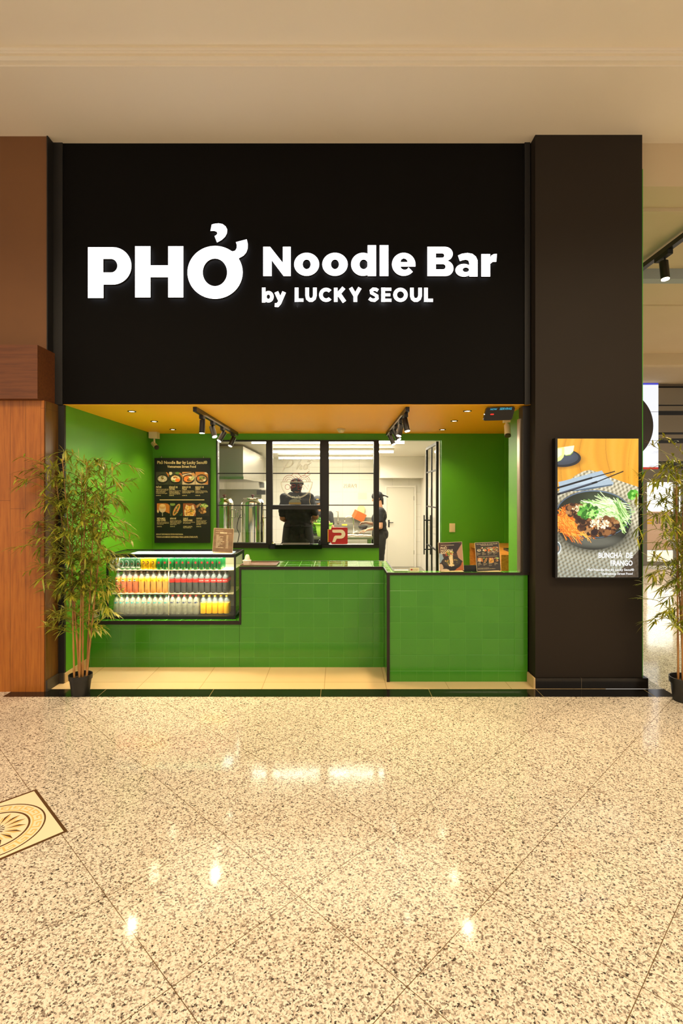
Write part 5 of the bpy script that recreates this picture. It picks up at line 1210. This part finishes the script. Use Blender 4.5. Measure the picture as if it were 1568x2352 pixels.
chain(bm, [(vec(cx, Yc+.01, zS-.12), .115), (vec(cx, Yc+.01, 1.35), .11), (vec(cx, Yc+.01, 1.10), .115)])
for q in (-1, 1): chain(bm, [(vec(cx+q*.09, Yc, 1.02), .085), (vec(cx+q*.11, Yc+.02, .56), .060), (vec(cx+q*.11, Yc-.02, .12), .046)]); chain(bm, [(vec(cx+q*.11, Yc-.03, .055), .045), (vec(cx+q*.13, Yc+.17, .04), .036)])
mobj('body', fuse(bm, .009, 3), SK1, t)
bm = nb(); chain(bm, [(vec(cx-.10, Yc, zS-.06), .135), (vec(cx+.10, Yc, zS-.06), .135)]); chain(bm, [(vec(cx-.07, Yc, zS-.18), .15), (vec(cx+.07, Yc, zS-.18), .15)])
for xo, zq, rq in ((.06, 1.42, .145), (.05, 1.30, .145), (.055, 1.2, .15)): chain(bm, [(vec(cx-xo, Yc, zq), rq), (vec(cx+xo, Yc, zq), rq)])
chain(bm, [(vec(cx-.07, Yc, zS+.0), .075), (vec(cx+.07, Yc, zS+.0), .075)])
for i in (0, 1): chain(bm, [(sh[i]+vec(0, 0, .0), .082), (sh[i].lerp(el[i], .78), .072)])
sm_ = mobj('shirt', fuse(bm, .010, 4, .020, 7), SHIRT, t)
bm = nb()
chain(bm, [(vec(cx-.055, Yc-.005, 1.22), .156), (vec(cx+.055, Yc-.005, 1.22), .156)]); chain(bm, [(vec(cx-.075, Yc-.005, 1.04), .150), (vec(cx+.075, Yc-.005, 1.04), .150)])
for q in (-1, 1): sph(bm, vec(cx+q*.085, Yc-.075, 1.03), (.115, .11, .14)); chain(bm, [(vec(cx+q*.095, Yc, .95), .125), (vec(cx+q*.11, Yc+.02, .56), .086), (vec(cx+q*.11, Yc-.02, .12), .062)])
mobj('trousers', fuse(bm, .010, 3, .009, 8), TRO, t)
bm = nb(); n_ = 36
for k, (zq, ra, rb) in enumerate(((1.30, .205, .168), (1.24, .222, .176), (1.12, .235, .19), (.95, .25, .20), (.72, .26, .21))):
    ring = [bm.verts.new((cx+ra*math.cos(a), Yc+rb*math.sin(a)+0, zq+.012*math.sin(5*a))) for a in [math.radians(-60+300*i/(n_-1)) for i in range(n_)]]
    if k: [bm.faces.new((prev[i], prev[i+1], ring[i+1], ring[i])) for i in range(n_-1)]
    prev = ring
ap = obj('apron', bm, APR, t, smooth=True); sd = ap.modifiers.new('thick', 'SOLIDIFY'); sd.thickness = .004
bm = nb(); yb_ = Yc-.185
tube(bm, [(cx+.215*math.cos(a), Yc-.005+.185*math.sin(a), 1.262+.01*math.sin(3*a)) for a in np.linspace(0, 2*PI, 30)[:-1]], .008, 6, True)
for e in ((-.05, -.16), (.02, -.26), (.06, -.2)): tube(bm, smooth_path([(cx+.01, yb_-.012, 1.262), (cx+e[0]*.6, yb_-.022, 1.20), (cx+e[0], yb_-.02, 1.262+e[1])], 5), .006, 5)
for q in (-1, 1): tube(bm, smooth_path([(cx+.01, yb_-.012, 1.262), (cx+.01+q*.05, yb_-.03, 1.275), (cx+.01+q*.055, yb_-.03, 1.245), (cx+.01, yb_-.014, 1.26)], 5), .006, 5)
obj('apron_tie', bm, APR, t)
bm = nb(); sph(bm, hc+f*-.02+u*.025, (.084, .105, .088), 20, 12, Mx); sph(bm, hc-f*.05-u*.035, (.068, .055, .05), 16, 10, Mx)
for i in range(9): a = (i-4)*.22; chain(bm, [(hc-f*.07+r*math.sin(a)*.085-u*.03, .022), (hc-f*.055+r*math.sin(a)*.09-u*(.085+.008*(i % 3)), .011)])
mobj('hair', fuse(bm, .007, 2, .004, 20), HAIR, t)
bm = nb(); sph(bm, hc+u*.062-f*.01, (.094, .112, .060), 20, 12, Mx); cyl(bm, hc+u*.030-f*.008, hc+u*.072-f*.01, .108, .104, 28)
mobj('cap', fuse(bm, .007, 2), CAPM, t)
bm = nb(); cyl(bm, hc-f*.115+u*.048-r*.02, hc-f*.115+u*.048+r*.02, .012, seg=8); obj('cap_strap', bm, mat('pale cap strap', '#b8c0c4', .3, .5), t, 'pale cap strap')
# printed badge on the back of the shirt
yb_ = Yc-.168; bm = nb(); c0 = X_(746.5-0+0, Yc)
def pk(x, y): return (X_(610+x/5.407, yb_), Z_(1080+y/5.407, yb_))
def decal(bm, pts):
    vs = [bm.verts.new((a, yb_-.004, b)) for a, b in pts]; bm.faces.new(vs)
dome = [pk(362+74*math.cos(a), 400-44*math.sin(a)) for a in np.linspace(0, PI, 16)]; b1 = nb(); decal(b1, dome[::-1]); obj('print_dome', b1, mat('grey print', '#b4ada2', .7), t)
b1 = nb(); decal(b1, [pk(287, 400), pk(287, 424), pk(437, 424), pk(437, 400)]); obj('print_bowl', b1, mat('mustard print', '#c8962c', .7), t)
b1 = nb(); a_, b_ = pk(325, 348); c_, d_ = pk(425, 348); join_me(b1, fit('PHỞ', a_, c_, yb_-.004, b_, .045, offset=.02)); decal(b1, [pk(395, 372), pk(432, 345), pk(436, 350), pk(400, 378)]); decal(b1, [pk(405, 380), pk(440, 358), pk(443, 363), pk(409, 385)])
obj('print_lettering', b1, mat('white print', '#d8d4cc', .7), t)
# --- second cook facing the hall
Yd = 10.15; cx = X_(735, Yd); hc = vec(X_(729, Yd), Yd-.06, Z_(1153, Yd))
t = thing('person', 'person in a black cap and black T-shirt facing the hall behind the lime tub', 'person', (cx, Yd, 0))
f, r, u = frame(vec(.05, -1, -.32)); zS = Z_(1178, Yd)
bm = nb(); P, Mx = head_parts(bm, hc, f, u, r, .98); chain(bm, [(hc+vec(0, .03, -.05), .055), (vec(cx, Yd, zS+.02), .06)])
sh = [vec(cx-.185, Yd, zS-.03), vec(cx+.185, Yd, zS-.03)]; el = [vec(cx-.24, Yd-.06, zS-.30), vec(cx+.235, Yd-.06, zS-.30)]; wr = [vec(cx-.07, Yd-.33, WT+.26), vec(cx+.15, Yd-.34, WT+.26)]
for i in (0, 1): chain(bm, [(sh[i], .055), (el[i], .042), (wr[i], .028)]); hand(bm, wr[i], vec(0, -1, -.5), vec(0, -.4, -1), .95, .6, -1 if i == 0 else 1)
chain(bm, [(vec(cx, Yd, zS-.12), .10), (vec(cx, Yd, 1.15), .10), (vec(cx, Yd, .98), .10)])
for q in (-1, 1): chain(bm, [(vec(cx+q*.09, Yd, .92), .09), (vec(cx+q*.10, Yd-.02, .5), .06), (vec(cx+q*.10, Yd+.02, .1), .042)]); chain(bm, [(vec(cx+q*.10, Yd+.02, .05), .04), (vec(cx+q*.12, Yd-.16, .035), .032)])
mobj('body', fuse(bm, .008, 3), SK2, t)
bm = nb(); chain(bm, [(sh[0]+vec(.07, 0, -.02), .105), (sh[1]+vec(-.07, 0, -.02), .105)])
for zq in (zS-.16, zS-.3, 1.05, .95): chain(bm, [(vec(cx-.06, Yd, zq), .125), (vec(cx+.06, Yd, zq), .125)])
for i in (0, 1): chain(bm, [(sh[i], .07), (sh[i].lerp(el[i], .62), .062)])
mobj('shirt', fuse(bm, .010, 3, .007, 8), SHIRT, t)
bm = nb()
for q in (-1, 1): chain(bm, [(vec(cx+q*.085, Yd, .92), .12), (vec(cx+q*.10, Yd-.02, .5), .078), (vec(cx+q*.10, Yd+.02, .1), .056)])
mobj('trousers', fuse(bm, .012, 3), TRO, t)
bm = nb(); sph(bm, hc-f*.03+u*.02, (.080, .090, .085), 18, 12, Mx); mobj('hair', fuse(bm, .008, 1), HAIR, t)
bm = nb(); sph(bm, hc+u*.058-f*.004, (.088, .104, .066), 20, 12, Mx); sph(bm, hc+u*.040+f*.11, (.070, .062, .010), 16, 8, Mx); mobj('cap', fuse(bm, .006, 2), CAPM, t)
bm = nb(); sph(bm, hc+u*.080+f*.088, (.028, .006, .014), 10, 6, Mx); obj('cap_badge', bm, mat('gold badge', '#c89a28', .5), t, 'gold badge')
face(t, P, Mx, .98)
# --- third cook in profile at the end of the prep table
Yt = 9.72; cx = X_(871, Yt); hc = vec(X_(866, Yt), Yt, Z_(1144.5, Yt))
t = thing('person', 'person in profile wearing a black headscarf, holding a dark bowl at the prep table', 'person', (cx, Yt, 0))
f, r, u = frame(vec(-1, -.12, -.30)); zS = Z_(1170, Yt)
bm = nb(); P, Mx = head_parts(bm, hc, f, u, r, 1.02); chain(bm, [(hc+vec(.03, 0, -.05), .050), (vec(cx+.01, Yt, zS+.03), .054)])
sh = [vec(cx+.01, Yt-.16, zS-.03), vec(cx, Yt+.16, zS-.03)]; el = [vec(X_(872, Yt), Yt-.21, Z_(1209, Yt)), vec(X_(862, Yt), Yt+.20, Z_(1206, Yt))]; wr = [vec(X_(843, Yt), Yt-.16, Z_(1215, Yt)), vec(X_(842, Yt), Yt+.10, Z_(1201, Yt))]
chain(bm, [(sh[0], .048), (el[0], .037), (wr[0], .025)]); hand(bm, wr[0], vec(-1, .15, -.25), vec(0, .1, -1), .98, .35, 1)
chain(bm, [(sh[1], .048), (el[1], .037), (wr[1], .025)]); hand(bm, wr[1], vec(-1, -.25, -.1), vec(0, -.6, -.8), .98, .7, 1)
chain(bm, [(vec(cx+.01, Yt, zS-.14), .095), (vec(cx+.02, Yt, 1.18), .085), (vec(cx+.01, Yt, 1.02), .095)])
for q in (-1, 1): chain(bm, [(vec(cx+.01, Yt+q*.085, .96), .09), (vec(cx+.01, Yt+q*.09, .52), .058), (vec(cx+.03, Yt+q*.09, .10), .04)]); chain(bm, [(vec(cx+.03, Yt+q*.09, .05), .038), (vec(cx-.15, Yt+q*.10, .035), .03)])
mobj('body', fuse(bm, .0065, 3), SK2, t)
bm = nb(); chain(bm, [(sh[0]+vec(0, .05, -.02), .095), (sh[1]+vec(0, -.05, -.02), .095)]); sph(bm, vec(cx-.055, Yt, zS-.17), (.095, .14, .11)); sph(bm, vec(cx+.04, Yt, zS-.12), (.10, .15, .14))
for zq, xo, rq in ((zS-.26, .01, .115), (1.18, .02, .11), (1.10, .02, .115)): chain(bm, [(vec(cx+xo, Yt-.05, zq), rq), (vec(cx+xo, Yt+.05, zq), rq)])
for i in (0, 1): chain(bm, [(sh[i], .064), (sh[i].lerp(el[i], .60), .056)])
mobj('shirt', fuse(bm, .008, 3, .006, 9), SHIRT, t)
bm = nb(); sph(bm, vec(cx+.055, Yt, 1.01), (.115, .155, .13))
for q in (-1, 1): chain(bm, [(vec(cx+.015, Yt+q*.06, 1.06), .105), (vec(cx+.015, Yt+q*.08, .92), .105), (vec(cx+.005, Yt+q*.085, .52), .075), (vec(cx+.03, Yt+q*.09, .10), .058)])
mobj('trousers', fuse(bm, .009, 3, .005, 8), TRO, t)
bm = nb()
for k, (zq, xo, wd) in enumerate(((1.16, -.115, .11), (1.05, -.135, .16), (.85, -.15, .17), (.62, -.14, .17))):
    ring = [bm.verts.new((cx+xo+.05*abs(a)**2, Yt+a*wd, zq)) for a in np.linspace(-1, 1, 11)]
    if k: [bm.faces.new((prev[i], prev[i+1], ring[i+1], ring[i])) for i in range(10)]
    prev = ring
ap = obj('apron', bm, APR, t, smooth=True); sd = ap.modifiers.new('thick', 'SOLIDIFY'); sd.thickness = .004
bm = nb(); sph(bm, hc-f*.02+u*.022, (.082, .098, .092), 18, 12, Mx); chain(bm, [(hc-f*.085-u*.03, .03), (hc-f*.07-u*.13, .018)]); mobj('hair', fuse(bm, .007, 1), HAIR, t)
bm = nb(); sph(bm, hc-f*.012+u*.048, (.088, .108, .078), 20, 12, Mx); caps(bm, hc-f*.10+u*.02, .022, hc-f*.125+u*.018, .02); chain(bm, [(hc-f*.12+u*.02, .014), (hc-f*.16-u*.0, .012), (hc-f*.20-u*.035, .012)])
mobj('headscarf', fuse(bm, .006, 2), CAPM, t); face(t, P, Mx, 1.02)
bxc, bzc = X_(833, Yt), Z_(1213, Yt)-.03
o = obj('mixing_bowl', lathe(nb(), [(0, bzc), (.045, bzc), (.075, bzc+.03), (.095, bzc+.075), (.091, bzc+.075), (.070, bzc+.033), (.04, bzc+.006), (0, bzc+.006)], 24, bxc, Yt-.03), mat('dark iron bowl', '#26241f', .35), smooth=True); setp(o, 'dark shallow bowl held over the prep table by the person in a headscarf', 'bowl')

# ------------------------------------------------------------------ bamboo plants
LEAFM = mat('olive bamboo leaf', '#7c8a24', .4); 
def leafmat():
    m = LEAFM; p, s = pos(m); L(m, ramp(m, noise(m, p, 16, 2), [(.3, '#5c701c'), (.5, '#8c9426'), (.7, '#bcae3a')]), BS(m).inputs['Base Color'])
leafmat()
CANE = mat('tan bamboo cane', '#a8713c', .4)
def canemat():
    m = CANE; p, s = pos(m); L(m, ramp(m, noise(m, p, 6, 3, .6, (1, 1, .4)), [(.3, '#8a5a2c'), (.6, '#b98548'), (.8, '#96662f')]), BS(m).inputs['Base Color'])
canemat()
POTM = mat('black plastic pot', '#1c1a16', .45)
def bamboo(x, y, rp, hp, height, seed, label, spread, canes, minz=.52, avoid=None):
    R = random.Random(seed); t = thing('potted_bamboo', label, 'plant', (x, y, 0))
    obj('pot', lathe(nb(), [(0, .002), (rp*.72, .002), (rp*.74, .0), (rp*.90, hp*.76), (rp*.98, hp*.77), (rp, hp), (rp*.94, hp), (rp*.88, hp*.74), (rp*.70, hp*.7), (0, hp*.7)], 32, x, y), POTM, t, autos=40)
    obj('soil', lathe(nb(), [(0, hp*.82), (rp*.86, hp*.80), (rp*.86, hp*.72)], 20, x, y), mat('dark soil', '#2a1d12', .95), t)
    for ci, (ax, ay, tx, ty, hh) in enumerate(canes):
        base = vec(x+ax, y+ay, hp*.76); top = vec(x+tx, y+ty, height*hh); mid = base.lerp(top, .5)+vec(R.uniform(-.015, .015), R.uniform(-.01, .01), 0)
        pts = smooth_path([base, mid, top], 14); n = len(pts); bm = nb()
        rad = [(.0085-.0055*i/n)*(1.25 if i % 4 == 2 else 1) for i in range(n)]; tube(bm, pts, rad, 8)
        cn = obj('cane', bm, CANE, t, smooth=True); bm = nb(); lf = nb()
        for k in range(2, n-1):
            pt = pts[k]
            if pt.z < minz: continue
            for bi in range(2 if k > n*.38 else 1):
                a = R.uniform(0, 2*PI); out = vec(math.cos(a), math.sin(a)*.55, 0); out += vec((pt.x-x)*1.5+spread[0], 0, 0); out.normalize()
                ln = R.uniform(.12, .34)*(1.25 if k > n*.5 else .85)*(1-.3*(k/n)**3); e1 = pt+out*ln*.5+vec(0, 0, ln*R.uniform(.2, .5)); e2 = pt+out*ln+vec(0, 0, ln*R.uniform(.05, .55))
                br = smooth_path([pt, e1, e2], 4)
                if avoid and any(avoid(b_) for b_ in br): continue
                tube(bm, br, [.0022]*len(br), 4, cap=False)
                for q in range(1, len(br)):
                    tdir = (br[q]-br[q-1]).normalized()
                    for m_ in range(R.choice((1, 2, 2)) if q < len(br)-1 else R.choice((4, 5, 6))):
                        d = (tdir+vec(R.uniform(-.9, .9), R.uniform(-.9, .9), R.uniform(-.55, .65))).normalized()
                        ll = R.uniform(.065, .125)
                        if avoid and avoid(br[q]+d*ll): continue
                        leaf(lf, br[q], d, ll, R.uniform(.011, .018), n=4, curl=R.uniform(.05, .45))
        obj('foliage', lf, LEAFM, t); obj('twig', bm, mat('yellow green twig', '#8f8a30', .5), t)
    return t
bamboo(X_(183, 4.56), 4.575, .098, .175, 2.06, 21, 'tall potted bamboo in a black pot beside the orange wood wall', (-.10, 0), [(-.045, -.02, -.10, .06, .80), (-.02, .02, -.16, .0, 1.0), (.005, -.03, -.03, .08, .93), (.02, .0, .03, .05, .99), (.045, .02, .12, .02, .86), (.055, -.01, .20, .06, .96), (.0, .03, -.24, .05, .9)],
       avoid=lambda p: (p.x < -2.58 and p.y > 4.61) or (p.x < XL+.005 and p.y > 4.82) or p.y > 5.2 or p.x < -2.85 or (p.y > 5.24 and p.z < 1.15))
bamboo(2.935, 4.43, .118, .20, 2.12, 5, 'tall potted bamboo in a black pot right of the dark pillar', (0, 0), [(-.055, 0, -.07, .0, .93), (-.03, -.02, .03, .05, 1.0), (.0, .01, -.02, .1, .85), (.025, -.02, .16, .05, .97), (.05, .01, .22, .0, .88), (.06, .03, .34, .03, .95)],
       avoid=lambda p: (p.x < 2.795 and p.y > 4.64) or p.x < 2.55)

# ------------------------------------------------------------------ floor medallion
c45 = math.sqrt(.5)
def uv(u_, v_): return ((u_-v_)*c45, (u_+v_)*c45)
MU, MV, MH = .650, 3.184, .275
t = thing('floor_medallion', 'square marble inlay with a round starburst and key border in the floor', 'inlay', (*uv(MU, MV), 0))
DK = mat('brown marble', '#5a4028', .12); CRM = mat('cream marble', '#f2e2c0', .12); YEL = mat('golden marble', '#e6c47e', .12); WHM = mat('white marble', '#f8f0dc', .12)
def flat(bm, pts, z):
    bm.faces.new([bm.verts.new((*uv(MU+a, MV+b), z)) for a, b in pts])
def circ(r0, r1, a0, a1, n=6):
    return [(r1*math.cos(a0+(a1-a0)*i/n), r1*math.sin(a0+(a1-a0)*i/n)) for i in range(n+1)]+[(r0*math.cos(a1+(a0-a1)*i/n), r0*math.sin(a1+(a0-a1)*i/n)) for i in range(n+1)]
bm = nb(); flat(bm, [(-MH, -MH), (MH, -MH), (MH, MH), (-MH, MH)], .0006); obj('border_square', bm, DK, t)
q = MH-.016; bm = nb(); flat(bm, [(-q, -q), (q, -q), (q, q), (-q, q)], .0009); obj('field', bm, CRM, t)
bm = nb()
for i in range(24): flat(bm, circ(.232, .240, 2*PI*i/24, 2*PI*(i+1)/24, 3), .0012); flat(bm, circ(.158, .168, 2*PI*i/24, 2*PI*(i+1)/24, 3), .0012)
obj('ring', bm, DK, t)
bm = nb(); NK = 20
for i in range(NK):
    a0 = 2*PI*i/NK; w_ = 2*PI/NK
    for (ra, rb, fa, fb) in ((.176, .184, 0, 1.0), (.184, .222, 0.0, .16), (.214, .222, .16, .80), (.196, .214, .64, .80), (.196, .204, .36, .64)):
        flat(bm, circ(ra, rb, a0+w_*fa, a0+w_*fb, 3), .0012)
obj('key_border', bm, YEL, t)
bm = nb(); b2 = nb(); b3 = nb(); NR_ = 16
for i in range(NR_):
    a = 2*PI*i/NR_; w_ = 2*PI/NR_
    pt = lambda r_, s_: (r_*math.cos(a+s_*w_), r_*math.sin(a+s_*w_))
    flat(bm, [pt(.055, 0), pt(.115, .28), pt(.150, 0)], .0014); flat(b2, [pt(.055, 0), pt(.150, 0), pt(.115, -.28)], .0014); 
    flat(b2, [pt(.05, .5), pt(.105, .28), pt(.115, .5)], .0013); flat(bm, [pt(.012, .0), pt(.05, -.5), pt(.055, 0)], .0016); flat(b3, [pt(.012, 0), pt(.055, 0), pt(.05, .5)], .0016)
obj('dark_ray', bm, DK, t); obj('gold_ray', b2, YEL, t); obj('white_ray', b3, WHM, t)

# ------------------------------------------------------------------ far entrance on the right
YE2 = YE-.12
t = thing('light_box_sign', 'tall white lit sign with blue top and red foot edge at the far entrance', 'sign', (X_(1485, YE2), YE2, Z_(1081, YE2)))
lx0, lx1 = X_(1320, YE2), X_(1511, YE2)
obj('casing', B(lx0, lx1, YE2, YE-.002, Z_(1081, YE2), Z_(880, YE2)), M['white'], t)
LB = mat('lit white panel', '#606060', .5, emit='#f2f5ff', estr=1.0)
obj('white_panel', B(lx0, lx1-.001, YE2-.01, YE2-.001, Z_(1073, YE2), Z_(884, YE2)), LB, t)
obj('blue_band', B(lx0, lx1-.001, YE2-.01, YE2-.001, Z_(884, YE2)+.0005, Z_(880, YE2)), mat('lit blue band', '#202040', .5, emit='#4a4ad8', estr=.9), t, 'blue top band')
obj('red_band', B(lx0, lx1-.001, YE2-.01, YE2-.001, Z_(1080, YE2), Z_(1073, YE2)-.0005), mat('lit red band', '#401010', .5, emit='#dc3424', estr=.8), t, 'red foot band')
cxx, czz = X_(1499, YE2)-.9, Z_(978, YE2); bm = nb(); cyl(bm, (cxx, YE2-.016, czz), (cxx, YE2-.011, czz), .9, seg=72); obj('round_emblem', bm, mat('dark round emblem', '#3a322a', .5), t, 'dark round emblem')
bm = nb()
for y_ in (946, 1012): bx(bm, lx0, lx1-.001, YE2-.0105, YE2-.0098, Z_(y_+.5, YE2), Z_(y_-.5, YE2))
obj('panel_joint', bm, mat('grey joint', '#a0a4b0', .5), t)
t = thing('louvre_shutter', 'grey brown shutter with dark horizontal slots above the far entrance doors', 'shutter', (X_(1560, YE), YE-.1, Z_(1080, YE)))
sx0_, sx1_ = lx1+.004, X_(1700, YE)
obj('backing', B(sx0_, sx1_, YE-.06, YE-.003, Z_(1074, YE), Z_(888, YE)), M['black'], t)
for ya_, yb_2 in ((893, 931), (934, 945), (955, 994), (999, 1008), (1019, 1060)):
    obj('slat', B(sx0_, sx1_, YE-.10, YE-.061, Z_(yb_2, YE), Z_(ya_, YE)), mat('taupe slat', '#857a68', .5), t, bevel=.006)
d = bpy.data.objects.new('door_3', None); C.objects.link(d); d.location = (X_(1520, YE), YE, 0); WL[d.name] = d.location.copy(); d['kind'] = 'structure'; d['label'] = 'glazed entrance doors in a dark frame'
ztd = Z_(1108, YE); FR = mat('grey door frame', '#6e675a', .4, .4)
xL, xM1, xM2, xR_ = X_(1470, YE), X_(1540, YE), X_(1557, YE), X_(1640, YE)
bm = nb()
for xa_, xb_ in ((xL-.06, X_(1477, YE)), (xM1, xM1+.10), (xM2, xM2+.05), (xR_, xR_+.06)): bx(bm, xa_, xb_, YE-.16, YE-.08, 0.001, ztd)
bx(bm, xL-.06, xR_+.06, YE-.17, YE-.07, ztd+.0005, ztd+.32); bx(bm, X_(1477, YE), xM1, YE-.15, YE-.09, .001, .10); bx(bm, X_(1477, YE), xM1, YE-.15, YE-.09, Z_(1302, YE)+.0, Z_(1297, YE))
obj('door_frame', bm, FR, d); obj('glass_pane', B(X_(1477, YE)+.002, xM1-.002, YE-.125, YE-.117, .105, ztd-.005), M['glass'], d); obj('glass_pane', B(xM2+.055, xR_-.002, YE-.125, YE-.117, .105, ztd-.005), M['glass'], d)
me = fit('PARIS', 0, 1, 0, 0, offset=.01); me.transform(Matrix.Diagonal((-1, 1, 1, 1))); hx_ = max(v.co.z for v in me.vertices)
me.transform(Matrix.Diagonal((X_(1540, YE)-X_(1498, YE), 1, .15/hx_, 1))); me.transform(Matrix.Translation((X_(1540, YE)-.01, YE-.128, Z_(1202, YE))))
o = mobj('door_lettering', me, mat('dark vinyl', '#4a4238', .5), d)
bm = nb(); bx(bm, X_(1477, YE)+.003, X_(1494, YE), YE-.129, YE-.1275, Z_(1196, YE), Z_(1192, YE)); bx(bm, X_(1477, YE)+.003, X_(1494, YE), YE-.129, YE-.1275, Z_(1203, YE), Z_(1199, YE)); obj('yellow_stripe', bm, mat('yellow vinyl', '#d0a820', .5), d, 'yellow stripes')
# outside, seen through the doors
struct('ground_outside', B(4, 14, YE+.2, 22, -.1, -.01), mat('pale concrete', '#c8c2b4', .7))
o = obj('garden_wall', B(5, 14, 16.4, 16.6, 0, Z_(1175, 16.4)), mat('terracotta render', '#b08a6c', .7)); setp(o, 'low tan wall outside the entrance doors', 'wall')
o = obj('street_facade', B(4, 16, 21, 21.2, 0, 6), mat('sunlit pale facade', '#f0ede4', .8)); setp(o, 'bright pale facade beyond the entrance doors', 'building')
